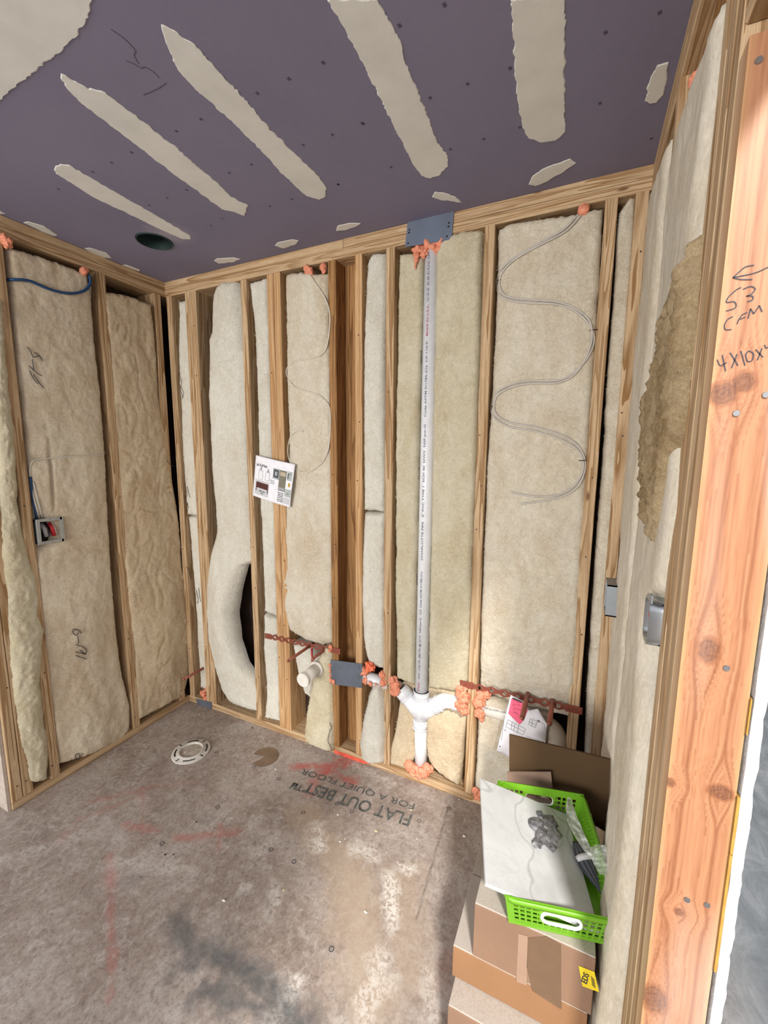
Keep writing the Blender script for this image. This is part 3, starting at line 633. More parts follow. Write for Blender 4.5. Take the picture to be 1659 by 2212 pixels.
b3b = batt('narrow white batt between the pale stud and the doubled stud, lower piece', 'b', [(568, 1325), (568, 1400), (573, 1500), (570, 1555)], [(598, 1330), (601, 1450), (604, 1560)], [(568, 1326), (598, 1338)], [(571, 1552), (604, 1560)], INS_W, .006, seed=5, group=GB)
b4 = batt('cream batt with a looping cable behind the pinned paper, torn lower edge', 'b', [(612, 590), (613, 700), (616, 850), (620, 950), (617, 1050), (612, 1110), (608, 1180), (604, 1258), (610, 1280), (610, 1320), (618, 1350), (625, 1372)],
    [(708, 585), (709, 700), (712, 850), (713, 1000), (716, 1150), (717, 1380)], [(612, 590), (640, 587), (690, 588), (708, 584)], [(620, 1362), (655, 1388), (690, 1400), (717, 1392)], INS_C, .018, seed=6, group=GB, d_plane=.008, fuzz=220, amp=1.3, bumps=[(.95, .55, -.03, .3, .05)])
b4b = batt('white scrap of batt behind the copper stubs', 'b', [(627, 1392), (635, 1440), (640, 1465), (655, 1512)], [(672, 1398), (672, 1440), (672, 1480), (668, 1512)], [(627, 1390), (672, 1400)], [(650, 1500), (668, 1515)], INS_W, -.01, seed=7, group=GB, d0=-.05)
b4c = batt('torn yellowish batt hanging over the bottom plate below the capped drain stub', 'b', [(700, 1392), (676, 1440), (671, 1465), (664, 1500), (655, 1550), (655, 1600)], [(716, 1398), (714, 1440), (716, 1500), (718, 1560), (718, 1620)], [(688, 1400), (716, 1402)], [(657, 1600), (675, 1612), (700, 1622), (718, 1626)], INS_Y, .020, seed=8, group=GB, d_plane=.02, bumps=[(1.0, .06, .03, .2, .15)], fuzz=260, amp=1.5)
b5 = batt('narrow bright white batt left of the vent pipe bay, upper of two pieces', 'b', [(791, 572), (785, 650), (783, 800), (783, 950), (784, 1102)], [(833, 545), (832, 700), (831, 850), (830, 1000), (831, 1105)], [(790, 568), (805, 545), (833, 543)], [(784, 1103), (831, 1106)], INS_W, .012, seed=9, group=GB)
b5b = batt('narrow bright white batt left of the vent pipe bay, tapering piece above the orange foam', 'b', [(785, 1108), (781, 1200), (780, 1300), (783, 1380), (790, 1420), (797, 1440)], [(831, 1108), (830, 1300), (829, 1440)], [(784, 1107), (831, 1109)], [(795, 1440), (829, 1448)], INS_W, .008, seed=10, group=GB)
b5c = batt('plump white batt bulging over the bottom plate below the foamed pipe', 'b', [(805, 1478), (790, 1510), (779, 1560), (773, 1610), (778, 1638)], [(822, 1478), (829, 1520), (829, 1600), (828, 1650)], [(800, 1480), (824, 1480)], [(778, 1636), (800, 1650), (828, 1652)], INS_W, .030, seed=11, group=GB, d_plane=.02, bumps=[(1.27, .12, .02, .1, .15)])
b6 = batt('long cream batt left of and behind the white vent pipe', 'b', [(857, 545), (853, 700), (851, 900), (850, 1100), (849, 1300), (853, 1470)], [(913, 545), (905, 900), (897, 1300), (893, 1480)], [(857, 545), (885, 540), (913, 545)], [(853, 1470), (893, 1485)], INS_Y, .0, seed=12, group=GB, d0=-.05, rad=.02)
b7 = batt('long cream batt right of the white vent pipe', 'b', [(938, 545), (931, 900), (924, 1300), (921, 1480)], [(1042, 495), (1040, 600), (1036, 800), (1030, 1000), (1022, 1200), (1015, 1400), (1010, 1500)], [(938, 535), (960, 508), (1000, 492), (1042, 490)], [(921, 1490), (1010, 1500)], INS_Y, .006, seed=13, group=GB, d0=-.04, rad=.025)
b6b = batt('small tan batt left of the pipe below the double wye', 'b', [(864, 1480), (855, 1560), (842, 1620), (838, 1655)], [(893, 1490), (893, 1600), (893, 1640), (880, 1665)], [(860, 1478), (893, 1490)], [(838, 1655), (885, 1668)], INS_T, .0, seed=14, group=GB, bumps=[(1.44, .41, -.06, .07, .06)])
b7b = batt('tan batt right of the pipe below the double wye, cut short at its foot', 'b', [(921, 1490), (918, 1600), (922, 1640), (935, 1665)], [(1010, 1500), (1004, 1560), (1000, 1620), (990, 1700)], [(921, 1492), (1010, 1503)], [(920, 1645), (950, 1675), (990, 1703)], INS_T, .008, seed=15, group=GB, bumps=[(1.60, .41, -.075, .12, .06)])
b8 = batt('widest cream batt, crossed by the looping pair of cables', 'b', [(1075, 500), (1068, 700), (1060, 850), (1050, 1000), (1042, 1200), (1036, 1350), (1033, 1540)], [(1303, 442), (1298, 550), (1290, 700), (1280, 850), (1270, 1000), (1262, 1150), (1254, 1300), (1248, 1400), (1240, 1535)],
    [(1074, 490), (1100, 478), (1230, 462), (1303, 440)], [(1033, 1500), (1140, 1535), (1240, 1560)], INS_C, .020, seed=16, group=GB, d_plane=.008, amp=1.1, bumps=[(1.95, .54, -.034, .4, .07)])
b8b = batt('lower piece of the widest cream batt, behind the drawing and cardboard', 'b', [(1033, 1500), (1030, 1600), (1024, 1700)], [(1190, 1545), (1190, 1640), (1185, 1760)], [(1033, 1508), (1190, 1550)], [(1024, 1712), (1175, 1765)], INS_C, -.004, seed=17, group=GB, res=.01)
b9 = batt('thin crumpled batt strip in the narrow bay at the right end of the back wall', 'b', [(1338, 440), (1328, 600), (1314, 800), (1301, 1000), (1288, 1200), (1274, 1400), (1262, 1640)], [(1373, 422), (1363, 600), (1351, 800), (1341, 1000), (1328, 1200), (1316, 1350), (1296, 1640)], [(1338, 452), (1352, 430), (1362, 420), (1371, 418)], [(1262, 1640), (1296, 1640)], INS_C, -.004, seed=18, group=GB, d0=-.03, amp=1.6)
l0 = batt('narrow wadded batt near the open end of the left wall', 'l', [(-22, 700), (-8, 950), (2, 1150), (13, 1280), (17, 1350), (25, 1450), (37, 1560), (49, 1640), (64, 1695)], [(20, 700), (40, 940), (48, 1080), (62, 1160), (86, 1240), (98, 1290), (92, 1330), (106, 1360), (98, 1430), (96, 1480), (105, 1560), (117, 1630), (110, 1690)],
    [(-14, 640), (18, 640)], [(66, 1698), (104, 1690)], INS_Y, .02, seed=21, group=GL, d_plane=.02, amp=1.7, fuzz=260, bumps=[(-.78, .6, .015, .05, .2)])
l1 = batt('wide tan batt behind the blue cable and grey switch box, R11 marked on it', 'l', [(17, 530), (28, 650), (40, 780), (52, 880), (62, 985), (76, 1100), (78, 1180), (85, 1300), (98, 1420), (113, 1540), (127, 1650)], [(190, 590), (200, 640), (208, 740), (220, 850), (229, 950), (236, 1100), (244, 1230), (254, 1350), (266, 1450), (284, 1525), (284, 1575)],
    [(17, 530), (90, 553), (150, 575), (190, 592)], [(127, 1655), (200, 1630), (270, 1595), (284, 1575)], INS_L, .013, seed=23, group=GL, bumps=[(-.70, 1.18, -.07, .055, .06), (-.63, 1.42, -.016, .006, .13), (-.68, 1.50, -.012, .08, .012)])
l1b = l1
l2 = batt('wide wrinkled tan batt of the left wall nearest the corner', 'l', [(230, 632), (240, 720), (250, 850), (259, 980), (268, 1120), (276, 1220), (284, 1300), (296, 1420), (305, 1560)], [(337, 655), (345, 720), (354, 850), (372, 960), (385, 1050), (398, 1140), (405, 1230), (420, 1300), (424, 1380), (426, 1440), (408, 1500), (402, 1508)],
    [(230, 625), (285, 635), (337, 655)], [(305, 1562), (350, 1538), (402, 1508)], INS_T, .012, seed=24, group=GL, d_plane=.03, amp=1.15, wr=.8, bumps=[(-.2, .6, .02, .15, .4)])
r1 = batt('white faced batt in the back bay of the right wall', 'r', [(-.395, .04), (-.395, 2.30)], [(-.05, .04), (-.05, 2.30)], [(1408, 412), (1432, 360)], [(1300, 1850), (1310, 1700)], INS_W, .006, seed=31, group=GR, amp=.8, wr=.5)
r1 = None
def rbatt(label, y0, y1, z0, z1, m, fn, seed, res=.009, name='insulation_batt'):
    ny = int((y1 - y0) / res); nzz = int((z1 - z0) / res); vs = []
    for j in range(nzz + 1):
        for i in range(ny + 1):
            s = i / ny; z = z0 + (z1 - z0) * j / nzz
            ya, yb = fn(z)[0], fn(z)[1]; y = ya + (yb - ya) * s
            e = min(s, 1 - s) * (yb - ya); ez = min(j / nzz, 1 - j / nzz) * (z1 - z0)
            f = math.sqrt(max(0, 1 - (1 - min(1, min(e, ez) / .03)) ** 2))
            d = -.02 + (.02 + fn(z)[2](s)) * f + f * (.007 * nz(y * 8, z * 3, seed) + .003 * nz(y * 30, z * 14, seed) + .0012 * nz(y * 90, z * 60, seed))
            if seed == 33: d += f * (.012 * nz(y * 40, z * 16, 2) + .007 * nz(y * 110, z * 60, 4) + .004 * nz(y * 260, z * 160, 6)); y += .006 * nz(z * 70, 5) * (1 - 2 * s)
            y += .004 * nz(z * 22, seed) * (1 - 2 * s)
            vs.append((W - d, y, z))
    fs = [(j * (ny + 1) + i, j * (ny + 1) + i + 1, (j + 1) * (ny + 1) + i + 1, (j + 1) * (ny + 1) + i) for j in range(nzz) for i in range(ny)]
    fi = list(range(ny + 1)) + [j * (ny + 1) + ny for j in range(1, nzz + 1)] + [nzz * (ny + 1) + i for i in range(ny - 1, -1, -1)] + [j * (ny + 1) for j in range(nzz - 1, 0, -1)]
    n0 = len(vs)
    for q in fi: vs.append((W + .055, vs[q][1], vs[q][2]))
    for k in range(len(fi)): fs.append((fi[k], n0 + k, n0 + (k + 1) % len(fi), fi[(k + 1) % len(fi)]))
    o = pydata(name, vs, fs, m, None, True); tag(o, label, 'insulation', GR); BATTS[o.name] = o; return o
for o in list(bpy.data.objects):
    if o.get('label') == 'white faced batt in the back bay of the right wall': bpy.data.objects.remove(o)
def fr1(z): return (-.395, -.055, lambda s: .010 + .008 * math.sin(math.pi * s))
rbatt('white faced batt in the back bay of the right wall', -.395, -.055, .05, 2.28, INS_R, fr1, 31)
nearL = [(.04, .050), (.3, .046), (.45, .036), (.62, .026), (.8, .026), (1.0, .022), (1.2, .020), (1.4, .018), (1.8, .016), (2.3, .012)]
startY = [(.04, -.84), (.5, -.835), (.9, -.81), (1.05, -.80), (1.12, -.765), (1.24, -.765), (1.30, -.84), (1.35, -.86), (1.45, -.88), (1.55, -.86), (1.9, -.83), (2.3, -.82)]
def fr2(z):
    b = interp(nearL, z); return (interp(startY, z), -.445, lambda s: b * (.55 + .45 * math.sin(math.pi * min(1, .15 + s))))
rbatt('long white batt of the right wall beside the door post, bulging over the boxes', -.8, -.445, .05, 2.20, INS_R, fr2, 32)
board('blocking_board', (W + .03, W + .07, -.885, -.445, 2.08, 2.364), 1, WZD, 'reddish brown blocking board above the long white batt of the right wall', 'board')
bm = bmesh.new()
zy = lambda lst: sorted((rt(*q, .012).z, max(-.884, rt(*q, .012).y)) for q in lst)
BL_ = zy([(1490, 560), (1468, 640), (1442, 700), (1422, 800), (1406, 860), (1400, 920), (1394, 1000), (1396, 1060), (1404, 1120), (1412, 1160)])
BR_ = zy([(1496, 560), (1491, 700), (1478, 850), (1467, 930), (1447, 990), (1434, 1100), (1421, 1160)])
ins_br = rbatt('brown fluffy streak of bare fibreglass on the right wall', -.84, -.70, 1.36, 1.86, INS_B, lambda z: (interp(BR_, z), max(interp(BL_, z), interp(BR_, z) + .004), lambda s: .027), 33, res=.005)
# ------------------------------------------------------------------ surface lookup for things lying on the batts
def bvh(objs):
    vs, fs = [], []
    for o in objs:
        n0 = len(vs); vs += [v.co.copy() for v in o.data.vertices]; fs += [tuple(n0 + i for i in p.vertices) for p in o.data.polygons]
    return BVHTree.FromPolygons(vs, fs)
TREE = bvh(list(BATTS.values()) + BS)
def on(px, py, fall, lift=.003, d_min=None):
    # first surface met by the sight line, then lifted off it towards the room
    d = ray(px, py); h = TREE.ray_cast(CAM, d)
    p = h[0] if h[0] is not None else fall(px, py)
    q = fall(px, py)
    if (p - q).length > .16: p = q
    return p - d * lift
def cable(name, label, px, r, m, fall, cat='cable', parent=None, lift=None, n=8, group=None):
    sp = spline([(x, y, 0) for x, y in px], n); pts = [on(q.x, q.y, fall, lift or r * 1.2) for q in sp]
    # smooth the surface noise
    for _ in range(4): pts = [pts[0]] + [(pts[i - 1] + pts[i] * 2 + pts[i + 1]) / 4 for i in range(1, len(pts) - 1)] + [pts[-1]]
    bm = bmesh.new(); tube(bm, pts, r, 8); o = obj(name, bm, m, parent, True)
    if label: tag(o, label, cat, group)
    return o
CL = [[(1250, 462), (1215, 498), (1160, 528), (1105, 560), (1078, 590), (1072, 615), (1080, 638), (1105, 650), (1150, 655), (1200, 657), (1240, 670), (1268, 695), (1282, 720), (1282, 745), (1268, 775), (1240, 805), (1205, 822), (1150, 822), (1105, 830), (1070, 850), (1060, 880), (1070, 905), (1100, 922), (1150, 930), (1200, 945), (1240, 965), (1259, 990), (1258, 1020), (1240, 1050), (1210, 1068), (1170, 1073), (1135, 1070), (1105, 1064)],
      [(1254, 466), (1222, 500), (1165, 530), (1112, 560), (1085, 588), (1079, 612), (1086, 634), (1108, 644), (1150, 648), (1205, 652), (1245, 668), (1272, 690), (1279, 718), (1276, 746), (1262, 780), (1238, 812), (1200, 828), (1152, 828), (1110, 835), (1076, 852), (1067, 880), (1076, 900), (1104, 914), (1150, 921), (1203, 936), (1244, 958), (1263, 990), (1262, 1022), (1246, 1054), (1215, 1072), (1175, 1082), (1150, 1085), (1125, 1089)]]
cable('electrical_cable', 'outer of two grey cables snaking down the widest batt, blunt end at left', CL[0], .0036, CABLE2, bk, group='pair of cables on the widest batt')
cable('electrical_cable', 'second of two grey cables snaking down the widest batt, ending lower right', CL[1], .0036, CABLE2, bk, group='pair of cables on the widest batt')
for (px, py, lab) in [(1076, 606, 'left upper'), (1282, 713, 'right upper'), (1063, 878, 'left lower'), (1258, 995, 'right lower')]:
    c_ = on(px, py, bk, .007); bm = bmesh.new(); tube(bm, [c_ + Vector((-.012, 0, 0)), c_ + Vector((0, -.004, 0)), c_ + Vector((.012, 0, .001))], .0016, 6)
    tag(obj('cable_staple', bm, plain('staple_dark', (.08, .04, .035), .5, .4)), f'dark wire staple holding the two grey cables, {lab} one', 'staple', 'cable staples')
cable('electrical_cable', 'white cable looping over the cream batt behind the paper', [(668, 592), (680, 610), (700, 640), (712, 672), (712, 710), (705, 752), (690, 768), (665, 775), (635, 782), (620, 795), (620, 812), (632, 832), (650, 843), (685, 852), (702, 865), (713, 885), (713, 940), (708, 975), (695, 1000), (670, 1018), (650, 1020), (630, 1005), (622, 980), (625, 950), (638, 932), (655, 931)], .0034, CABLE, bk)
# left wall cables
cable('electrical_cable', 'white cable crossing the left wall batt down to the switch box', [(228, 960), (226, 978), (210, 984), (160, 986), (100, 990), (75, 994), (66, 1005), (65, 1030), (72, 1070), (85, 1120)], .0034, CABLE, lf)
cable('electrical_cable', 'thick blue cable draped from the foam dab to the left wall stud', [(14, 604), (40, 604), (65, 607), (90, 618), (120, 629), (150, 634), (175, 631), (190, 622), (195, 608), (192, 592)], .0058, BLUE, lf, lift=.01)
cable('electrical_cable', 'thin grey cable hanging down the edge of the left wall stud', [(194, 605), (196, 640), (199, 680), (202, 720)], .003, CABLE2, lf)
cable('electrical_cable', 'short dark blue cable dropping beside the switch box stud', [(66, 1030), (70, 1070), (76, 1105), (80, 1130)], .0045, BLUE, lf)
cable('electrical_cable', 'grey cable running down into the top of the left switch box', [(72, 1040), (82, 1080), (92, 1120)], .003, CABLE2, lf)
# ------------------------------------------------------------------ ink on batts and studs
def ink(parent, lst, w, plane, lift=.0035, n=6, name='marker_writing'):
    bm = bmesh.new()
    for st in lst:
        sp = spline([(x, y, 0) for x, y in st], n) if len(st) > 2 else [Vector((*st[0], 0)).lerp(Vector((*st[1], 0)), k / 4) for k in range(5)]
        pts = [on(q.x, q.y, plane, lift) for q in sp]; tube(bm, pts, w / 2, 5)
    return obj(name, bm, INK, parent)
ink(l1, [[(58, 750), (66, 758), (72, 772), (84, 768)], [(70, 775), (73, 800)], [(62, 790), (80, 806), (90, 812)], [(64, 800), (72, 818), (82, 830)], [(72, 808), (84, 826), (95, 838)], [(74, 760), (86, 770), (92, 780)]], .0028, lf)
ink(l1b, [[(158, 1359), (158, 1368), (166, 1372), (170, 1362), (160, 1359)], [(172, 1362), (176, 1368)], [(168, 1373), (170, 1390)], [(164, 1392), (186, 1402), (184, 1412), (172, 1404)], [(163, 1408), (186, 1414)], [(163, 1416), (187, 1424)]], .003, lf)
ink(l1b, [[(163, 1630), (170, 1628), (172, 1640), (164, 1640), (163, 1630)], [(172, 1634), (180, 1628)]], .0025, lf)
ink(b1, [[(386, 805), (392, 825), (390, 840), (395, 860)], [(388, 830), (396, 848), (394, 862)]], .002, bk)
ink(b1, [[(400, 1045), (404, 1065), (402, 1080), (408, 1098)], [(404, 1050), (410, 1075)], [(399, 1070), (406, 1090)]], .0025, bk)
ink(b1b, [[(424, 1275), (428, 1295), (426, 1305)], [(429, 1270), (433, 1300)]], .0025, bk)
ink(l2, [[(402, 1225), (408, 1232), (412, 1250)]], .0025, lf)
ink(l2, [[(360, 995), (370, 1005), (378, 1008)]], .0025, lf)
ink(b4c, [[(711, 1560), (716, 1572), (712, 1580), (708, 1600), (714, 1612), (716, 1622)]], .0022, bk)
stl = [o for o in bpy.data.objects if o.get('label', '').startswith('left wall stud with marker')][0]
ink(stl, [[(52, 1070), (56, 1078), (58, 1068)], [(58, 1080), (62, 1078), (64, 1084)], [(63, 1088), (66, 1080), (68, 1092)], [(55, 1090), (60, 1094)], [(56, 1098), (52, 1100), (54, 1104), (60, 1104)], [(60, 1096), (64, 1104), (66, 1098)], [(58, 1132), (56, 1138), (62, 1140), (60, 1146), (56, 1146)], [(66, 1134), (72, 1136), (68, 1140), (74, 1142)], [(60, 1174), (80, 1173)]], .0012, lf, .0012)
# ------------------------------------------------------------------ vent stack, double wye and drain lines
PR = .030
pt_, pb_ = (bk(926, 545, .0)), (bk(908, 1480, .0))
PXt, PXb = 1.515, 1.508
stack = empty('vent_stack', (PXb, .03, .0), 'white vertical vent pipe with black printing up the back wall', 'pipe')
bm = bmesh.new(); tube(bm, [(PXb, .03, .42), (PXt, .03, 2.345)], PR, 32); obj('pipe_section', bm, PVC, stack, True)
bm = bmesh.new(); tube(bm, [(PXb + .006, .03, .045), (PXb, .03, .30)], PR, 32); obj('pipe_section', bm, PVC, stack, True)
wy = bmesh.new(); RB = .0365
def sleeve(bm, a, b, r, rim=True):
    a, b = Vector(a), Vector(b); d = (b - a).normalized()
    tube(bm, [a, b], r, 28)
    if rim:
        tube(bm, [b - d * .004, b + d * .001], r + .003, 28); tube(bm, [a - d * .001, a + d * .004], r + .003, 28)
sleeve(wy, (PXb, .03, .265), (PXb, .03, .305), RB)
tube(wy, [(PXb, .03, .30), (PXb, .03, .43)], .034, 28)
sleeve(wy, (PXb, .03, .415), (PXb, .03, .45), RB)
JW = Vector((PXb, .03, .325))
for sx in (-1, 1):
    e = JW + Vector((sx * .085, 0, .085)); tube(wy, [JW, e], .033, 28)
obj('double_wye', wy, PVC, stack, True)
lb = bmesh.new(); a_ = JW + Vector((-.070, 0, .070)); sleeve(lb, a_, a_ + Vector((-.035, 0, .035)), RB); tube(lb, [a_ + Vector((-.035, 0, .035)), a_ + Vector((-.06, 0, .042))], PR, 24); obj('left_elbow', lb, PVC, stack, True)
rb = bmesh.new(); a_ = JW + Vector((.066, 0, .066)); 
sleeve(rb, a_, a_ + Vector((.022, 0, .020)), RB)
arc = [a_ + Vector((.02, 0, .02)), a_ + Vector((.042, 0, .036)), a_ + Vector((.07, 0, .044)), a_ + Vector((.10, 0, .046))]; tube(rb, spline(arc, 5), .034, 28)
sleeve(rb, arc[-1] + Vector((-.012, 0, 0)), arc[-1] + Vector((.018, 0, .001)), RB); obj('right_elbow', rb, PVC, stack, True)
BR = bmesh.new()
for c_, ax_ in [((PXb, .03, .45), 'z'), ((PXb, .03, .266), 'z')]:
    tube(BR, [Vector(c_) - Vector((0, 0, .001)), Vector(c_) + Vector((0, 0, .001))], RB + .0006, 28)
d_ = Vector((-1, 0, 1)).normalized(); q_ = JW + Vector((-.105, 0, .105)); tube(BR, [q_ - d_ * .001, q_ + d_ * .001], RB + .0006, 28)
q_ = arc[-1] + Vector((.019, 0, .001)); tube(BR, [q_ - Vector((.001, 0, 0)), q_ + Vector((.001, 0, 0))], RB + .0006, 28)
obj('marker_ring', BR, INK, stack)
# printing, bent round the pipe
VT = plain('pipe_print_ink', (.12, .12, .18), .6); VT2 = plain('pipe_print_red', (.35, .06, .10), .6)
def on_pipe(z_top, ang0, length, txt, size, m):
    # reads upwards: text x -> +z, text y -> around the pipe to the left
    def fn(u, w):
        z = z_top + u; xc = PXb + (PXt - PXb) * (z - .42) / 1.92; th = ang0 - w / PR
        return Vector((xc + math.sin(th) * (PR + .0007), .03 - math.cos(th) * (PR + .0007), z))
    text_on('pipe_printing', txt, size, None, None, None, m, stack, .0002, fit=length, fn=fn)
on_pipe(.52, .02, .50, 'PVC 1120 PR 280 PSI @ 23°C  NSF-pw-G   U.P. Code ASTM D1785-21a', .0125, VT)
on_pipe(1.07, .02, .58, 'CHARLOTTE PIPE   2" PVC TYPE 1  SCH 40  DWV  NSF-pw-G', .0125, VT)
on_pipe(1.68, .02, .30, 'Code ASTM D1785-21a  CP-110-P', .012, VT); on_pipe(2.0, .02, .12, 'MADE IN U.S.A.', .012, VT2); on_pipe(2.13, .02, .19, '12-15-25  02 09 42 PLNC EXT.', .013, VT)
on_pipe(.46, .02, .045, 'PVC', .014, VT2)
bm = bmesh.new()
for z in (.95, 1.42, 1.9):
    for k in range(6): q = math.radians(-75); bx(bm, PXb + math.sin(q) * .031 - .001, PXb + math.sin(q) * .031 + .0012, .03 - math.cos(q) * .031 - .002, .03 - math.cos(q) * .031, z + k * .009, z + k * .009 + .006)
obj('barcode_tick', bm, INK, stack)
# horizontal drain to the right with its big elbow
dr = empty('drain_line', (1.9, .03, .40), 'white drain pipe running right behind the drawing to a tan elbow', 'pipe')
bm = bmesh.new(); tube(bm, [(1.775, .025, .445), (2.03, .02, .452)], PR, 28); obj('pipe_section', bm, PVC2, dr, True)
bm = bmesh.new(); tube(bm, spline([(2.0, .018, .452), (2.05, .016, .448), (2.085, .014, .42), (2.093, .012, .37)], 6), .037, 28); sleeve(bm, (2.094, .012, .375), (2.094, .012, .24), .040); obj('sweep_elbow', bm, plain('elbow_tan', (.42, .37, .30), .5), dr, True)
bm = bmesh.new(); tube(bm, [(2.093, .012, .377), (2.093, .012, .379)], .0435, 24); obj('marker_ring', bm, INK, dr)
text_on('pipe_printing', 'NSF-pw DWV ASTM D2665', .012, (1.80, -.0062, .462), (1, 0, .02), (0, 0, 1), VT, dr, fit=.13)
# capped drain stub at the left
def y_for(x, z, px):
    lo, hi = 0.0, -.8
    best = min([lo + (hi - lo) * k / 400 for k in range(401)], key=lambda y: abs(proj((x, y, z))[0] - px)); return best
st = empty('capped_drain_stub', (.965, .03, .455), 'capped white drain stub poking out from a tee at the back wall', 'pipe')
bm = bmesh.new(); sleeve(bm, (.93, .045, .452), (1.02, .045, .452), .037, False); tube(bm, [(.965, .045, .452), (.965, -.02, .452)], .036, 28); tube(bm, [(.965, -.02, .452), (.965, -.032, .452)], .040, 28); obj('tee_fitting', bm, PVC2, st, True)
ye = y_for(.965, .452, 655)
bm = bmesh.new(); tube(bm, [(.965, -.02, .452), (.965, ye, .450)], PR, 28); obj('pipe_section', bm, PVC2, st, True)
bm = bmesh.new(); tube(bm, [(.965, ye + .012, .450), (.965, ye - .006, .450)], .0335, 28); tube(bm, [(.965, ye - .006, .450), (.965, ye - .008, .450)], .026, 24)
for k in (-1, 0, 1): bx(bm, .965 - .014, .965 + .014, ye - .0095, ye - .008, .450 + k * .010 - .0015, .450 + k * .010 + .0015)
obj('test_cap', bm, plain('cap_white', (.66, .64, .60), .5), st, False)
# piece of pipe between the foam blobs
lp = empty('drain_line', (1.28, .03, .44), 'short white pipe length between the orange foam and the stud', 'pipe')
bm = bmesh.new(); tube(bm, [(1.19, .028, .447), (1.345, .028, .437)], PR, 24); obj('pipe_section', bm, PVC, lp, True)
text_on('pipe_printing', 'NSF-pw PVC 2"', .012, (1.245, -.003, .442), (1, 0, -.06), (0, 0, 1), VT, lp, fit=.075)
# ------------------------------------------------------------------ steel plates
def steel(name, label, quad, plane, th, m, parent=None, dots=(), scr=()):
    P = [plane(*q) for q in quad]; n = (P[1] - P[0]).cross(P[3] - P[0]).normalized()
    if n.dot(CAM - P[0]) < 0: n = -n
    bm = bmesh.new(); A = [bm.verts.new(p) for p in P]; B = [bm.verts.new(p + n * th) for p in P]
    bm.faces.new(A); bm.faces.new(B[::-1])
    for i in range(4): bm.faces.new((A[i], A[(i + 1) % 4], B[(i + 1) % 4], B[i]))
    root = empty(name, sum(P, Vector()) / 4, label, 'metal plate'); obj('plate', bm, m, root)
    for (px, py) in dots:
        c_ = plane(px, py) + n * (th + .0005); bm = bmesh.new(); bmesh.ops.create_cone(bm, cap_ends=True, segments=10, radius1=.0035, radius2=.0035, depth=.0006, matrix=Matrix.Translation(c_) @ n.to_track_quat('Z', 'Y').to_matrix().to_4x4()); obj('nail_hole', bm, BLACK, root)
    for (px, py) in scr:
        c_ = plane(px, py) + n * (th + .002); bm = bmesh.new(); bmesh.ops.create_cone(bm, cap_ends=True, segments=10, radius1=.004, radius2=.003, depth=.004, matrix=Matrix.Translation(c_) @ n.to_track_quat('Z', 'Y').to_matrix().to_4x4()); obj('screw_head', bm, SCRM, root)
    return root
PLATE_TOP = plain('nail_plate_bluish', (.15, .18, .25), .45, .4, var=.12, sc=10)
steel('steel_nail_plate', 'square blue grey steel plate on the top plates above the vent pipe', [(881, 478), (981, 453), (976, 518), (875, 534)], lambda x, y: bk(x, y, .003), .0016, PLATE_TOP, dots=[(882, 526), (884, 503), (885, 497), (966, 511), (969, 490), (970, 482)], scr=[(888, 477), (972, 458)])
steel('steel_nail_plate', 'dark steel plate across the brown bay beside the capped stub', [(708, 1424), (783, 1434), (782, 1486), (712, 1477)], lambda x, y: bk(x, y, .003), .0016, PLATE, scr=[(776, 1442), (775, 1459), (775, 1466), (716, 1462), (717, 1448)])
steel('steel_nail_plate', 'small dark steel plate bent over the bottom plate in the left corner', [(423, 1509), (457, 1517), (458, 1531), (428, 1524)], lambda x, y: bk(x, y, .002), .0016, PLATE)
# ------------------------------------------------------------------ perforated straps
def strap(label, p0, p1, a, b, holes):
    # flat bar with wavy scalloped middle and round holes
    P0, P1 = bk(*p0, .0045), bk(*p1, .0045); L = (P1 - P0).length; ux = (P1 - P0).normalized(); uz = Vector((-ux.z, 0, ux.x)) if ux.x else Vector((0, 0, 1))
    bm = bmesh.new(); st_ = .0016; nu = int(L / st_); hw = .0155; nv = 20; g = {}
    for i in range(nu + 1):
        u = i * L / nu
        if a < u < b:
            k = (u - a) / ((b - a) / holes); h = hw * (.80 + .24 * (-math.cos(2 * math.pi * k)))
        else: h = hw * .95
        for j in range(nv + 1): g[i, j] = bm.verts.new(P0 + ux * u + uz * (-h + 2 * h * j / nv))
    for i in range(nu):
        u = (i + .5) * L / nu
        for j in range(nv):
            w = -hw + 2 * hw * (j + .5) / nv; cut = False
            if a < u < b:
                sp = (b - a) / holes; c_ = a + (math.floor((u - a) / sp) + .5) * sp
                if math.hypot(u - c_, w) < .0088: cut = True
                e_ = a + round((u - a) / sp) * sp
                if math.hypot(u - e_, w) < .0028: cut = True
            else:
                e_ = round(u / .014) * .014
                if math.hypot(u - e_, w) < .0022: cut = True
            if not cut: bm.faces.new((g[i, j], g[i + 1, j], g[i + 1, j + 1], g[i, j + 1]))
    o = obj('perforated_strap', bm, RUST); md = o.modifiers.new('s', 'SOLIDIFY'); md.thickness = .002; tag(o, label, 'strap', 'copper straps holding the water stubs'); return o
strap('left rust red perforated strap, end crossing the dark stud above the steel plate', (572, 1373), (735, 1408), .045, .40, 8)
strap('right rust red perforated strap, running behind the drawing to the stud', (993, 1476), (1258, 1537), .06, .42, 7)
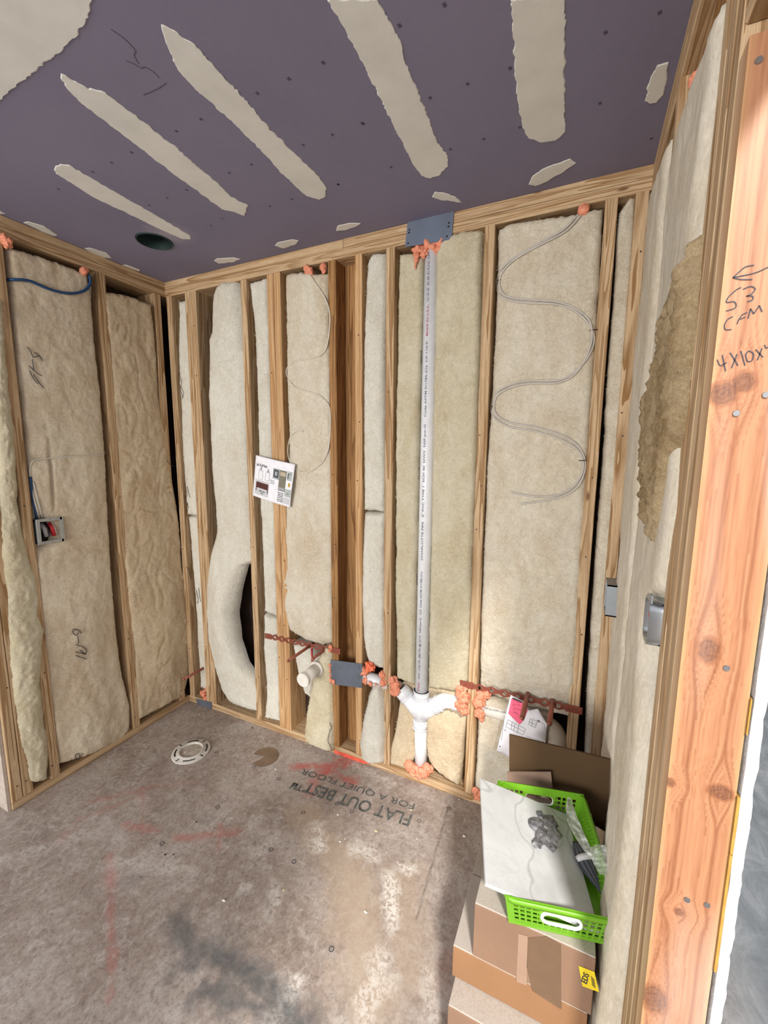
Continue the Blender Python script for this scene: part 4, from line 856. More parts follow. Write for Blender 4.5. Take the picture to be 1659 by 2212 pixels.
# ------------------------------------------------------------------ copper stubs
GC = 'capped copper water stubs'
def copper(label, x, z, pxend, base=.06, r=.0078):
    ye = y_for(x, z, pxend) if pxend else -.06; bm = bmesh.new(); tube(bm, [(x, base, z), (x, ye, z)], r, 14); tube(bm, [(x, ye, z), (x, ye - .006, z), (x, ye - .009, z)], [r, r * .8, r * .35], 14)
    o = obj('copper_stub', bm, COPPER, None, True); tag(o, label, 'pipe', GC); return o
p_ = bk(668, 1396); copper('longest copper stub, pointing out above the capped drain', p_.x, p_.z, 623)
p_ = bk(702, 1403); copper('shorter copper stub, right of the longest one on the left strap', p_.x, p_.z, 676)
p_ = bk(440, 1443, -.02); copper('dark copper stub low in the left corner by the wrinkled batt', p_.x, p_.z, 398)
def copper2(label, a, b):
    A = bk(*a, -.0); ye = min([-.001 * k for k in range(250)], key=lambda y: abs(proj((A.x, y, A.z))[1] - b[1]))
    bm = bmesh.new(); tube(bm, [(A.x, .05, A.z), (A.x, ye, A.z)], .009, 14); tube(bm, [(A.x, ye, A.z), (A.x, ye - .008, A.z)], [.009, .004], 14); o = obj('copper_stub', bm, COPPER, None, True); tag(o, label, 'pipe', GC)
copper2('copper stub passing through the drawing beside the pink note', (1139, 1502), (1137, 1551))
copper2('copper stub right of the drawing on the right strap', (1193, 1517), (1200, 1563))
bm = bmesh.new(); c_ = bk(673, 1400, -.02); tube(bm, [c_, c_ + Vector((0, .0, -.09))], .006, 12); tag(obj('red_water_pipe', bm, RED, None, True), 'short red pipe dropping behind the longest copper stub', 'pipe')
bm = bmesh.new(); c_ = bk(716, 1480, -.05); tube(bm, [c_, c_ + Vector((0, 0, -.12))], .009, 12); tag(obj('blue_water_pipe', bm, BLUE, None, True), 'blue pipe beside the dark stud below the steel plate', 'pipe')
# ------------------------------------------------------------------ expanding foam
GF = 'dabs of orange sealing foam'
def foam(label, lst, plane=bk, m=FOAM, amp=.45):
    bm = bmesh.new()
    for i, (px, py, r, d) in enumerate(lst): blob(bm, plane(px, py, d), r * 1.2, amp * .85, 1.9, 4, (1, .75, 1.05), i * 3.1 + px * .1)
    tag(obj('sealing_foam', bm, m, None, True), label, 'foam', GF)
foam('ring of foam around the vent pipe under the square steel plate', [(905, 541, .022, -.02), (928, 535, .030, -.02), (950, 530, .026, -.02), (915, 545, .015, -.0), (900, 552, .010, 0), (899, 563, .007, 0), (897, 575, .004, 0)])
foam('foam heap around the foot of the vent pipe', [(885, 1655, .020, .0), (895, 1665, .022, .006), (915, 1668, .022, .006), (925, 1660, .018, 0), (905, 1673, .016, .01)])
foam('foam dab left of the double wye on the stud edge', [(850, 1470, .016, 0), (855, 1482, .020, 0), (852, 1495, .016, 0), (858, 1492, .014, .004)])
foam('foam lump right of the wye elbow against the stud', [(998, 1490, .020, 0), (1000, 1505, .024, .004), (996, 1525, .022, .004), (1003, 1536, .016, .004)])
foam('foam lump hanging off the right side of that stud below the strap', [(1040, 1503, .018, 0), (1052, 1500, .014, 0), (1034, 1518, .020, .004), (1036, 1540, .018, .004), (1040, 1553, .009, .004)])
foam('bright orange foam curl right of the dark steel plate', [(797, 1437, .013, .012), (803, 1442, .012, .016), (795, 1446, .010, .012)], m=FOAM2, amp=.9)
foam('foam smear behind the right edge of the dark steel plate', [(787, 1450, .018, -.01), (790, 1470, .014, -.005), (800, 1477, .009, .004), (812, 1479, .006, .004)])
foam('foam dab at the left of the stud beside the short pipe', [(826, 1458, .014, .0), (828, 1475, .014, .0)])
foam('foam dab on the left edge of the dark steel plate', [(711, 1448, .010, .006), (712, 1437, .008, .006), (712, 1459, .008, .006), (714, 1469, .008, .006), (720, 1473, .009, .007)])
foam('foam dab on the left strap by the dark stud', [(714, 1397, .009, .006), (712, 1405, .007, .008)])
foam('round foam ball at the top of the widest batt where the cables enter', [(1261, 453, .015, .005), (1266, 449, .010, .005)], amp=.15)
foam('round foam ball at top left of the batt behind the paper', [(667, 585, .016, .01), (662, 580, .012, .01), (672, 592, .010, .012)], amp=.3)
foam('round foam ball against the dark stud just under the top plate', [(698, 577, .014, .008), (699, 586, .009, .008)], amp=.2)
foam('foam ball above the blue cable on the left wall', [(180, 586, .015, .008), (185, 584, .011, .008)], lf, amp=.15)
foam('foam ball at the top left edge of the left wall', [(14, 523, .018, .006), (8, 515, .014, .006), (20, 528, .011, .006)], lf, amp=.3)
foam('foam lump at the foot of the left corner behind the corner plate', [(440, 1498, .018, -.01), (444, 1508, .014, -.01), (447, 1490, .012, -.012)])
foam('small foam lump at the foot of the stud behind the marble tile', [(1030, 1712, .016, 0), (1033, 1722, .012, .004)])
foam('foam dab high on the right wall under the top plate', [(1508, 175, .012, .0), (1514, 162, .010, .0)], rt, amp=.3)
bm = bmesh.new(); tube(bm, spline([bk(901, 548, .002), bk(899, 565, .003), bk(896, 583, .003)], 5), [.006 - .0045 * k / 10 for k in range(11)], 8)
tag(obj('sealing_foam', bm, FOAM, None, True), 'thin foam drip hanging left of the vent pipe top', 'foam', GF)
# spray paint on the bottom plate
bm = bmesh.new(); outl = [(722, 1620), (745, 1627), (775, 1638), (800, 1650), (775, 1650), (745, 1640), (722, 1630)]
outline_patch('red_paint_mark', outl, plain('red_spray_paint', (.75, .12, .07), .6, var=.3), lambda x, y: bk(x, y, .0015), .0004, None, .002, .004, Vector((0, -1, 0)))
rp = [o for o in bpy.data.objects if o.name == 'red_paint_mark'][0]; pl0 = [o for o in bpy.data.objects if o.get('label') == 'bottom plate along the foot of the back wall'][0]; rp.parent = pl0
# ------------------------------------------------------------------ toilet flange
fc = fl(413, 1624); fr = empty('toilet_flange', (fc.x, fc.y, 0), 'round white toilet flange set in the floor near the left corner', 'drain flange')
bm = bmesh.new(); N_ = 96; prof = [(.092, .001), (.092, .006), (.088, .008), (.062, .008), (.060, .013), (.055, .013), (.053, .004), (.053, .001)]
G = [[bm.verts.new((fc.x + r * math.cos(2 * math.pi * k / N_), fc.y + r * math.sin(2 * math.pi * k / N_), z)) for r, z in prof] for k in range(N_)]
for k in range(N_):
    A, B = G[k], G[(k + 1) % N_]
    for i in range(len(prof) - 1): bm.faces.new((A[i], A[i + 1], B[i + 1], B[i]))
FW = plain('flange_white', (.60, .57, .53), .55, var=.15, sc=60); obj('ring', bm, FW, fr, True)
for a0 in (20, 110, 200, 290):
    bm = bmesh.new()
    for rr, w_ in ((.076, .0035),):
        A = []
        for k in range(13):
            q = math.radians(a0 + k * 3.6); A.append((bm.verts.new((fc.x + (rr - w_) * math.cos(q), fc.y + (rr - w_) * math.sin(q), .0086)), bm.verts.new((fc.x + (rr + w_) * math.cos(q), fc.y + (rr + w_) * math.sin(q), .0086))))
        for p, q in zip(A, A[1:]): bm.faces.new((p[0], p[1], q[1], q[0]))
    obj('bolt_slot', bm, BLACK, fr)
    bm = bmesh.new(); q = math.radians(a0 - 22); u = Vector((math.cos(q), math.sin(q), 0)); w_ = Vector((-u.y, u.x, 0)) * .003; c_ = Vector((fc.x, fc.y, .0087))
    bm.faces.new([bm.verts.new(c_ + u * .07 + w_), bm.verts.new(c_ + u * .09 + w_), bm.verts.new(c_ + u * .09 - w_), bm.verts.new(c_ + u * .07 - w_)]); obj('bolt_slot', bm, BLACK, fr)
bm = bmesh.new(); V = [[bm.verts.new((fc.x + r * math.cos(2 * math.pi * k / 40), fc.y + r * math.sin(2 * math.pi * k / 40), .004 + z + .0025 * nz(k * .7, r * 90))) for k in range(40)] for r, z in ((.0535, 0), (.040, .001), (.030, .004), (.018, .006), (.006, .004))]
for A, B in zip(V, V[1:]):
    for k in range(40): bm.faces.new((A[k], A[(k + 1) % 40], B[(k + 1) % 40], B[k]))
bm.faces.new(V[-1]); obj('knockout_cap', bm, plain('knockout_dirty', (.42, .37, .32), .7, var=.35, sc=70), fr, True)
# ------------------------------------------------------------------ electrical boxes
eb = empty('switch_box', lf(105, 1146), 'grey metal two-gang switch box on the left wall with wires inside', 'switch box')
q = [lf(77, 1124, .008), lf(134, 1124, .008), lf(134, 1169, .008), lf(77, 1169, .008)]
y0_, y1_ = -.748 + .036, -.748 + .036 + .098; y0_ = lf(78, 1147).y; y1_ = lf(133, 1145).y; z0_, z1_ = lf(100, 1172).z, lf(100, 1121).z
bm = bmesh.new()
for d in ((-.05, .012, y0_, y0_ + .004, z0_, z1_), (-.05, .012, y1_ - .004, y1_, z0_, z1_), (-.05, .012, y0_, y1_, z0_, z0_ + .004), (-.05, .012, y0_, y1_, z1_ - .004, z1_), (-.052, -.048, y0_, y1_, z0_, z1_)): bx(bm, *d)
obj('box_body', bm, STEEL, eb)
bm = bmesh.new(); 
for d in ((.010, .016, y0_ - .004, y0_ + .010, z0_ - .004, z1_ + .004), (.010, .014, y1_ - .010, y1_ + .004, z0_ - .004, z1_ + .004), (.010, .014, y0_, y1_, z0_ - .004, z0_ + .009), (.010, .014, y0_, y1_, z1_ - .009, z1_ + .004)): bx(bm, *d, bev=.001)
obj('plaster_ring', bm, plain('zinc_light', (.42, .45, .47), .4, .7), eb)
bm = bmesh.new(); bx(bm, -.05, -.02, y0_ + .004, y1_ - .004, z0_ + .004, z1_ - .004); obj('dark_interior', bm, BLACK, eb)
for k, (yy, m) in enumerate([(y0_ + .032, plain('tape_silver', (.4, .4, .42), .4)), (y0_ + .040, DARKG), (y1_ - .035, RED), (y1_ - .028, plain('label_white', (.7, .6, .6), .6))]):
    bm = bmesh.new(); zc = (z0_ + z1_) / 2; tube(bm, [(-.015, yy - .006, zc + .030), (-.002, yy, zc + .008), (-.004, yy + .006, zc - .026)], .0085 if k in (0, 2) else .006, 10); obj('wire_bundle', bm, m, eb, True)
for (yy, zz) in [((y0_ + y1_) / 2, z0_ + .002), ((y0_ + y1_) / 2, z1_ - .002), (y0_ + .02, z0_ + .002), (y1_ - .02, z1_ - .002)]:
    bm = bmesh.new(); bmesh.ops.create_uvsphere(bm, u_segments=8, v_segments=6, radius=.0028, matrix=Matrix.Translation((.0145, yy, zz))); obj('screw_head', bm, SCRM, eb)
# right wall box, standing proud of the batt
rc = empty('switch_box', (W - .03, -.745, 1.18), 'shiny rounded metal switch box with red wire on the right wall batt', 'switch box')
def rbox(bm, y0, y1, z0, z1, xa, xb, r, seg=6):
    P = []
    for cy_, cz_, a0 in ((y1 - r, z1 - r, 0), (y0 + r, z1 - r, 90), (y0 + r, z0 + r, 180), (y1 - r, z0 + r, 270)):
        for k in range(seg + 1): q = math.radians(a0 + 90 * k / seg); P.append((cy_ + r * math.cos(q), cz_ + r * math.sin(q)))
    A = [bm.verts.new((xa, y, z)) for y, z in P]; B = [bm.verts.new((xb, y, z)) for y, z in P]; n = len(P)
    return A, B, n
bm = bmesh.new()
ym0 = -.836; ym1 = -.775; XF = W - .018; ZB1 = bk(1405, 1300, -ym0).z; ZB0 = bk(1405, 1400, -ym0).z; 
A, B, n = rbox(bm, ym0, ym1, ZB0, ZB1, W + .03, XF, .018)
A2, B2, _ = rbox(bm, ym0 + .004, ym1 - .004, ZB0 + .004, ZB1 - .004, W + .03, XF, .015)
for i in range(n):
    j = (i + 1) % n; bm.faces.new((A[i], A[j], B[j], B[i])); bm.faces.new((B[i], B[j], B2[j], B2[i])); bm.faces.new((A2[i], A2[j], B2[j], B2[i]))
obj('box_body', bm, plain('zinc_bright', (.45, .48, .50), .28, .9), rc, True)
bm = bmesh.new(); bx(bm, W + .0, W + .004, ym0 + .004, ym1 - .004, ZB0 + .004, ZB1 - .004); obj('dark_interior', bm, BLACK, rc)
for k in range(3):
    bm = bmesh.new(); yy = ym1 - .012 - k * .012; tube(bm, spline([(W, yy, ZB1 - .01), (W - .008, yy + .003, ZB1 - .03), (W - .010, yy, ZB0 + .04), (W - .002, yy - .003, ZB0 + .02)], 5), .002, 8); obj('red_wire', bm, RED, rc, True)
bm = bmesh.new(); bx(bm, XF, XF + .003, ym0 - .002, ym0 + .012, ZB1 - .003, ZB1 + .012); obj('mounting_ear', bm, STEEL, rc)
g2 = empty('switch_box', (W, -.20, 1.08), 'recessed grey box behind the white facing in the right corner', 'switch box')
bm = bmesh.new(); 
for d in ((W - .048, W + .05, -.245, -.241, 1.03, 1.13), (W - .048, W + .05, -.16, -.156, 1.03, 1.13), (W - .048, W + .05, -.245, -.156, 1.03, 1.034), (W - .048, W + .05, -.245, -.156, 1.126, 1.13), (W + .045, W + .05, -.245, -.156, 1.03, 1.13)): bx(bm, *d)
obj('box_body', bm, STEEL, g2); bm = bmesh.new(); tube(bm, spline([(W + .03, -.2, 1.1), (W - .012, -.21, 1.07), (W + .0, -.19, 1.05)], 4), .002, 6); obj('white_wire', bm, CABLE, g2)
# ------------------------------------------------------------------ pinned paper
pr = empty('paper_sheet', bk(592, 1040, .02), 'white printed sheet with bathroom pictures pinned to the doubled stud', 'paper')
TLc, TRc, BRc, BLc = bk(553, 983, .022), bk(638, 1003, .026), bk(628, 1096, .026), bk(546, 1070, .018)
NP = 24
def pa(s, t_, off=0.0):
    p = (TLc.lerp(TRc, s)).lerp(BLc.lerp(BRc, s), t_); return p + Vector((0.004 * math.sin(t_ * math.pi) * s, -(.010 * math.sin(s * math.pi) + .012 * s ** 3 * math.sin(t_ * 2.6)) - off, 0))
def sheet(name, fn, s0, s1, t0, t1, m, parent, n=8, off=0.0):
    vs = [tuple(fn(s0 + (s1 - s0) * i / n, t0 + (t1 - t0) * j / n, off)) for j in range(n + 1) for i in range(n + 1)]
    return pydata(name, vs, [(j * (n + 1) + i, j * (n + 1) + i + 1, (j + 1) * (n + 1) + i + 1, (j + 1) * (n + 1) + i) for j in range(n) for i in range(n)], m, parent)
o = sheet('sheet', pa, 0, 1, 0, 1, PAPER, pr, NP); md = o.modifiers.new('s', 'SOLIDIFY'); md.thickness = .0006
BRN = plain('print_brown', (.085, .025, .02), .7); GLG = plain('print_pale_grey', (.55, .57, .60), .8); DKP = plain('print_dark', (.06, .06, .07), .8); MIDT = plain('print_olive_grey', (.20, .19, .15), .8); GOLD = plain('print_gold', (.5, .33, .05), .7); TEAL = plain('print_pale_teal', (.42, .48, .47), .8); TANP = plain('print_tan', (.50, .42, .32), .8)
for (s0, s1, t0, t1, m, of) in [(.12, .25, .33, .55, GLG, .0008), (.31, .44, .33, .54, GLG, .0008), (.14, .23, .35, .53, PAPER, .0012), (.33, .42, .35, .52, PAPER, .0012), (.05, .44, .57, .93, GLG, .0008), (.08, .42, .62, .76, BRN, .0013), (.08, .10, .76, .84, BRN, .0013), (.40, .42, .76, .84, BRN, .0013),
        (.51, .67, .19, .44, GREY, .0008), (.53, .65, .22, .40, DARKG, .0012), (.56, .62, .26, .36, GREY, .0014), (.67, .84, .20, .68, MIDT, .0008), (.69, .82, .24, .33, TANP, .0012), (.68, .83, .60, .66, GREY, .0012), (.85, .97, .19, .40, TEAL, .0008), (.87, .89, .24, .36, DKP, .0012), (.88, .94, .24, .25, DKP, .0012), (.85, .98, .42, .58, PAPER, .0008), (.90, .95, .45, .54, GOLD, .0012), (.84, .99, .60, .78, TEAL, .0008), (.88, .94, .70, .72, MIDT, .0012), (.83, .98, .80, .95, GLG, .0008), (.17, .19, .27, .32, GREY, .0009)]:
    sheet('printed_picture', pa, s0, s1, t0, t1, m, pr, 4, of)
def ptext(s, size, s0, t0, w_, m=DKP, tilt=0):
    def fn(u, v): return pa(s0 + u, t0 - v * 1.2 + tilt * u, .0016)
    text_on('printed_text', s, size, None, None, None, m, pr, .0008, fit=w_, fn=fn)
ptext('Jack & Jill Bath', .075, .05, .235, .30)
for k in range(3): ptext(['light fixture', 'over mirror', 'both sides'][k], .03, .46, .50 + k * .035, .11, GREY)
for k in range(6): ptext(['Shower wall tile', 'in large format', 'white subway tile', 'floor tile in gray', 'grout to match', 'trim in black'][k], .034, .68, .735 + k * .04, .14)
ptext('VANITY 60 IN', .035, .18, .84, .16); ptext('OAK', .035, .23, .885, .07)
for (s0, t0) in [(.145, .32), (.345, .33)]:
    bm = bmesh.new(); bm.faces.new([bm.verts.new(pa(s0 + a, t0 + b, .0018)) for a, b in ((0, 0), (.08, 0), (.04, -.09))]); obj('printed_picture', bm, GREY, pr)
# ------------------------------------------------------------------ drawing with pink note
dw = empty('floor_plan_drawing', bk(1130, 1570, .07), 'curling hand drawn plan with a pink sticky note above the cardboard', 'drawing')
DT = [(1103, 1501), (1130, 1515), (1143, 1535), (1162, 1531), (1172, 1548), (1182, 1565), (1178, 1605), (1160, 1640), (1100, 1635), (1073, 1622)]
dpl = lambda x, y: bk(x, y, .035 + .0006 * (1160 - x) * .5 + .02 * math.sin((y - 1500) / 40))
def outline_sheet(name, pts, m, parent, pf, th=.0008):
    bm = bmesh.new(); P = []
    for i in range(len(pts)):
        p, q = Vector((*pts[i], 0)), Vector((*pts[(i + 1) % len(pts)], 0)); n = max(1, int((q - p).length / 6))
        P += [p.lerp(q, k / n) for k in range(n)]
    V = [bm.verts.new((p.x, p.y, 0)) for p in P]; es = [bm.edges.new((V[i], V[(i + 1) % len(V)])) for i in range(len(V))]
    bmesh.ops.triangle_fill(bm, use_beauty=True, edges=es); bmesh.ops.subdivide_edges(bm, edges=bm.edges[:], cuts=2, use_grid_fill=True)
    for v in bm.verts: v.co = pf(v.co.x, v.co.y)
    o = obj(name, bm, m, parent, True); md = o.modifiers.new('s', 'SOLIDIFY'); md.thickness = th; return o
outline_sheet('sheet', DT, PAPER, dw, dpl)
PK = plain('sticky_note_pink', (.95, .16, .27), .7)
nrmv = lambda x, y: dpl(x, y) - ray(x, y) * .003
outline_sheet('sticky_note', [(1105, 1509), (1130, 1519), (1140, 1533), (1131, 1556), (1122, 1565), (1098, 1541)], PK, dw, nrmv)
def dline(lst, w, m=INK, lift=.0048, name='pen_line'):
    bm = bmesh.new()
    for st in lst:
        pts = [dpl(x, y) - ray(x, y) * lift for k in range(len(st) - 1) for f in (0, .33, .66, 1) for x, y in [(st[k][0] + (st[k + 1][0] - st[k][0]) * f, st[k][1] + (st[k + 1][1] - st[k][1]) * f)]]
        tube(bm, pts, w / 2, 4)
    obj(name, bm, m, dw)
dline([[(1107, 1508), (1128, 1517)]], .004)
dline([[(1110, 1518), (1108, 1524), (1116, 1522)], [(1118, 1521), (1124, 1525)], [(1107, 1527), (1113, 1530), (1122, 1533), (1130, 1537)], [(1107, 1532), (1112, 1535)], [(1108, 1538), (1114, 1540), (1120, 1544)]], .0011, plain('note_ink', (.25, .02, .10), .6))
dline([[(1097, 1555), (1135, 1575), (1130, 1588), (1092, 1570), (1097, 1555)], [(1106, 1560), (1104, 1577)], [(1112, 1563), (1109, 1580)], [(1120, 1567), (1117, 1583)], [(1095, 1562), (1133, 1581)], [(1145, 1552), (1160, 1558), (1156, 1572), (1142, 1565), (1145, 1552)], [(1150, 1555), (1148, 1569)], [(1143, 1560), (1158, 1566)], [(1163, 1556), (1176, 1566), (1180, 1580)], [(1090, 1545), (1086, 1575), (1083, 1600)], [(1136, 1590), (1165, 1600)]], .0009, plain('drawing_ink', (.14, .15, .16), .6), .0025)
dline([[(1161, 1556), (1165, 1560)], [(1090, 1577), (1092, 1578)], [(1078, 1612), (1081, 1613)]], .003, INK, .0025)
# ------------------------------------------------------------------ cardboard boxes
def card(name, c, dust=0.0):
    t = NT(name, .85, .15); v = t.coord(); n = t.noise(v, 5, 5, .6); f = t.noise(v, 300, 2)
    cc = t.ramp(n, [(.3, tuple(x * .88 for x in c)), (.7, tuple(min(1, x * 1.08) for x in c))])
    if dust: cc = t.mix(t.ramp(t.math('ADD', t.math('MULTIPLY', n, .5), t.math('MULTIPLY', f, .6)), [(.42, dust * .5), (.62, dust)]), cc, (.48, .44, .40))
    t.col(cc); t.bump(t.wave(v, 60, .2), .05, .001); return t.m
CB = card('cardboard_brown', (.235, .145, .098)); CBO = card('cardboard_orange_brown', (.27, .145, .075)); CB_SHADE = card('cardboard_shaded', (.080, .048, .024)); CBT = card('cardboard_dusty_top', (.30, .23, .18), .8)  # the standing sheet's darker brown has its shade put into the colour
def carton(label, d, m, mt, rot=0):
    x0, x1, y0, y1, z0, z1 = d; r = empty('cardboard_box', ((x0 + x1) / 2, (y0 + y1) / 2, z0), label, 'box', 'stack of cardboard boxes')
    bm = bmesh.new(); bx(bm, x0, x1, y0, y1, z0, z1 - .004, bev=.002); obj('box_body', bm, m, r)
    bm = bmesh.new(); bx(bm, x0 + .001, x1 - .001, y0 + .001, (y0 + y1) / 2 - .0015, z1 - .004, z1, bev=.0012); obj('flap', bm, mt, r)
    bm = bmesh.new(); bx(bm, x0 + .001, x1 - .001, (y0 + y1) / 2 + .0015, y1 - .001, z1 - .004, z1 - .0005, bev=.0012); obj('flap', bm, mt, r)
    return r
carton('lowest cardboard box of the stack with a speckled dusty top', (1.905, 2.198, -.858, -.42, 0, .228), CB, CBT)
carton('orange brown cardboard box, middle of the stack', (1.898, 2.200, -.800, -.40, .230, .320), CBO, CBT)
xA, yA = 1.947, -.802
ctA = carton('top cardboard box with brown tape and a yellow label', (xA, 2.206, yA, -.40, .322, .470), CB, CBT)
TAPE = plain('packing_tape_dark', (.15, .092, .055), .3, spec=.5)
for (a, b, m, o_) in [((1124, 1128), (1200, 1205), None, 0)]: pass
fy = yA - .0008
def quad_on(name, pts, m, parent, off=.0008, plane=lambda x, y: bk(x, y, -yA)):
    bm = bmesh.new(); bm.faces.new([bm.verts.new(plane(*q) + Vector((0, -off, 0))) for q in pts]); o = obj(name, bm, m, parent); return o
def clampz(x, y):
    p = bk(x, y, -yA); p.z = min(p.z, .4695); p.x = min(p.x, 2.205); return p
quad_on('brown_tape', [(1140, 2025), (1180, 2022), (1212, 2040), (1212, 2180), (1150, 2140), (1138, 2090)], TAPE, ctA, plane=clampz)
quad_on('tape_wrap', [(1120, 2016), (1140, 2022), (1138, 2128), (1115, 2120)], plain('tape_light', (.32, .21, .15), .35, spec=.5), ctA, plane=clampz)
YL = plain('yellow_label', (.72, .56, .02), .5); lab = empty('x', (0, 0, 0), 'x', 'x'); bpy.data.objects.remove(lab)
yl0 = bk(1250, 2087, -yA)
bm = bmesh.new(); Q = [Vector((2.128, fy - .0003, .436)), Vector((2.162, fy - .0003, .436)), Vector((2.168, fy - .0003, .392)), Vector((2.134, fy - .0003, .388))]
P4 = [(1250, 2085), (1284, 2098), (1294, 2142), (1258, 2129)]
# label plane: the part of the box front that stands beside the batt
bm.faces.new([bm.verts.new(bk(*q, -yA) + Vector((0, -.0012, 0))) for q in P4]); obj('yellow_label', bm, YL, ctA)
o_ = bk(1267, 2125, -yA); text_on('label_print', 'EDS', .016, o_ + Vector((0, -.002, 0)), Vector((.12, 0, 1)).normalized(), Vector((-1, 0, .12)).normalized(), INK, ctA, .0003)
for k in range(4):
    p_ = bk(1277 + k * 2, 2105 + k * 2, -yA) + Vector((0, -.002, -.002)); bm = bmesh.new(); tube(bm, [p_, p_ + Vector((.004, 0, -.022))], .0004, 4); obj('label_print', bm, INK, ctA)
# the box front continues right beneath the batt
# standing cardboard sheet behind the basket and the lighter carton flap
sh = empty('cardboard_sheet', (2.09, -.385, .47), 'brown cardboard sheet with painted-in shade standing behind the green basket', 'cardboard')
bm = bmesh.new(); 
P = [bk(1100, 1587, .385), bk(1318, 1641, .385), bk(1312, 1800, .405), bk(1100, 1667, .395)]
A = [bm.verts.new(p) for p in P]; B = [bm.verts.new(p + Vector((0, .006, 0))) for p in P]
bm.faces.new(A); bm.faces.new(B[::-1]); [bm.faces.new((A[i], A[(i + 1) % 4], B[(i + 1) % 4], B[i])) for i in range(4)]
obj('panel', bm, CB_SHADE, sh)
bm = bmesh.new(); P = [bk(1095, 1668, .41), bk(1190, 1668, .41), bk(1194, 1705, .415), bk(1100, 1760, .43)]
A = [bm.verts.new(p) for p in P]; B = [bm.verts.new(p + Vector((0, .004, 0))) for p in P]
bm.faces.new(A); bm.faces.new(B[::-1]); [bm.faces.new((A[i], A[(i + 1) % 4], B[(i + 1) % 4], B[i])) for i in range(4)]
tag(obj('cardboard_flap', bm, card('cardboard_pinkish', (.25, .17, .13))), 'small paler cardboard flap between the dark sheet and the basket rim', 'cardboard')
# ------------------------------------------------------------------ green basket
GREEN = plain('basket_green', (.145, .37, .016), .38, spec=.5); GWH = plain('grip_white', (.85, .9, .85), .4)
bc = Vector((2.097, -.632, .472)); bk_e = empty('plastic_basket', bc, 'lime green perforated plastic basket holding the marble tile', 'basket')
bk_e.rotation_euler = (0, 0, math.radians(13.0))
BW, BL, BH = .121, .172, .080
def panel(name, A, B, h, out, pat):
    # wall panel from bottom edge A-B up by h leaning out; pat(u,v,L)->True means hole
    A, B = Vector(A), Vector(B); L = (B - A).length; st_ = .0021; nu = int(L / st_); nv = int(h / st_); g = {}; bm = bmesh.new(); ux = (B - A).normalized()
    for i in range(nu + 1):
        for j in range(nv + 1):
            v = j / nv; stretch = (i / nu - .5) * 2 * out * .9 * v; g[i, j] = bm.verts.new(A + ux * (i / nu * L + stretch) + Vector((0, 0, h * v)) + ux.cross(Vector((0, 0, 1))) * out * v)
    for i in range(nu):
        for j in range(nv):
            if not pat((i + .5) * L / nu, (j + .5) * h / nv, L): bm.faces.new((g[i, j], g[i + 1, j], g[i + 1, j + 1], g[i, j + 1]))
    me = bpy.data.meshes.new(name); bm.to_mesh(me); bm.free(); o = bpy.data.objects.new(name, me); me.materials.append(GREEN); COL.objects.link(o); o.parent = bk_e; md = o.modifiers.new('s', 'SOLIDIFY'); md.thickness = .0022; return o
def lnk(name, bm, m, smooth=True):
    o = obj(name, bm, m, None, smooth); o.parent = bk_e; return o
def sq(u, v, L, p=.0125, h=.0042): return abs((u % p) - p / 2) < h / 1.0 and abs((v % p) - p / 2) < h
def pend(u, v, L):
    c = abs(u - L / 2)
    if c < .036 - .0 and abs(v - .044) < .0125 and (c < .026 or math.hypot(c - .026, v - .044) < .0125): return True
    if c < .043 and .026 < v: return False
    if v > BH - .016 or v < .008 or c > L / 2 - .014: return False
    return sq(u, v, L)
def pside(u, v, L):
    if v > BH - .014 or v < .008 or u < .014 or u > L - .014: return False
    p = .0115; a, b = (u % p) - p / 2, (v % (p * 1.25)) - p * .625; a2, b2 = ((u + p / 2) % p) - p / 2, ((v + p * .625) % (p * 1.25)) - p * .625
    return abs(a) + abs(b) * .8 < .0042 or abs(a2) + abs(b2) * .8 < .0042
w0, l0_ = BW - .012, BL - .012
panel('end_wall', (-w0, -l0_, 0), (w0, -l0_, 0), BH, .012, pend); panel('end_wall', (w0, l0_, 0), (-w0, l0_, 0), BH, .012, pend)
panel('side_wall', (w0, -l0_, 0), (w0, l0_, 0), BH, .012, pside); panel('side_wall', (-w0, l0_, 0), (-w0, -l0_, 0), BH, .012, pside)
bm = bmesh.new(); bx(bm, -w0, w0, -l0_, l0_, -.001, .0015); lnk('basket_floor', bm, GREEN, False)
bm = bmesh.new(); rr_ = .028; pts = []
for cx_, cy_, a0 in ((BW - rr_, BL - rr_, 0), (-BW + rr_, BL - rr_, 90), (-BW + rr_, -BL + rr_, 180), (BW - rr_, -BL + rr_, 270)):
    for k in range(8): q = math.radians(a0 + 90 * k / 7); pts.append((cx_ + (rr_) * math.cos(q), cy_ + rr_ * math.sin(q)))
RG = [[bm.verts.new((x * sx, y * sy, z)) for x, y in pts] for sx, sy, z in ((.985, .99, BH - .002), (1.035, 1.022, BH - .002), (1.04, 1.026, BH - .013), (1.03, 1.018, BH - .013), (1.025, 1.014, BH - .005), (.985, .99, BH - .0045))]
for a_ in range(6):
    A, B = RG[a_], RG[(a_ + 1) % 6]
    for k in range(len(pts)): bm.faces.new((A[k], A[(k + 1) % len(pts)], B[(k + 1) % len(pts)], B[k]))
lnk('rim', bm, GREEN)
for sy in (-1, 1):
    bm = bmesh.new(); P = []
    for k in range(41):
        q = 2 * math.pi * k / 40; cx_ = .026 if math.cos(q) > 0 else -.026; zz = .044 + .0145 * math.sin(q); P.append(Vector((cx_ + .0145 * math.cos(q), sy * (l0_ + .012 * zz / BH + .002), zz)))
    tube(bm, P, .0036, 8, False); lnk('handle_grip', bm, GWH)
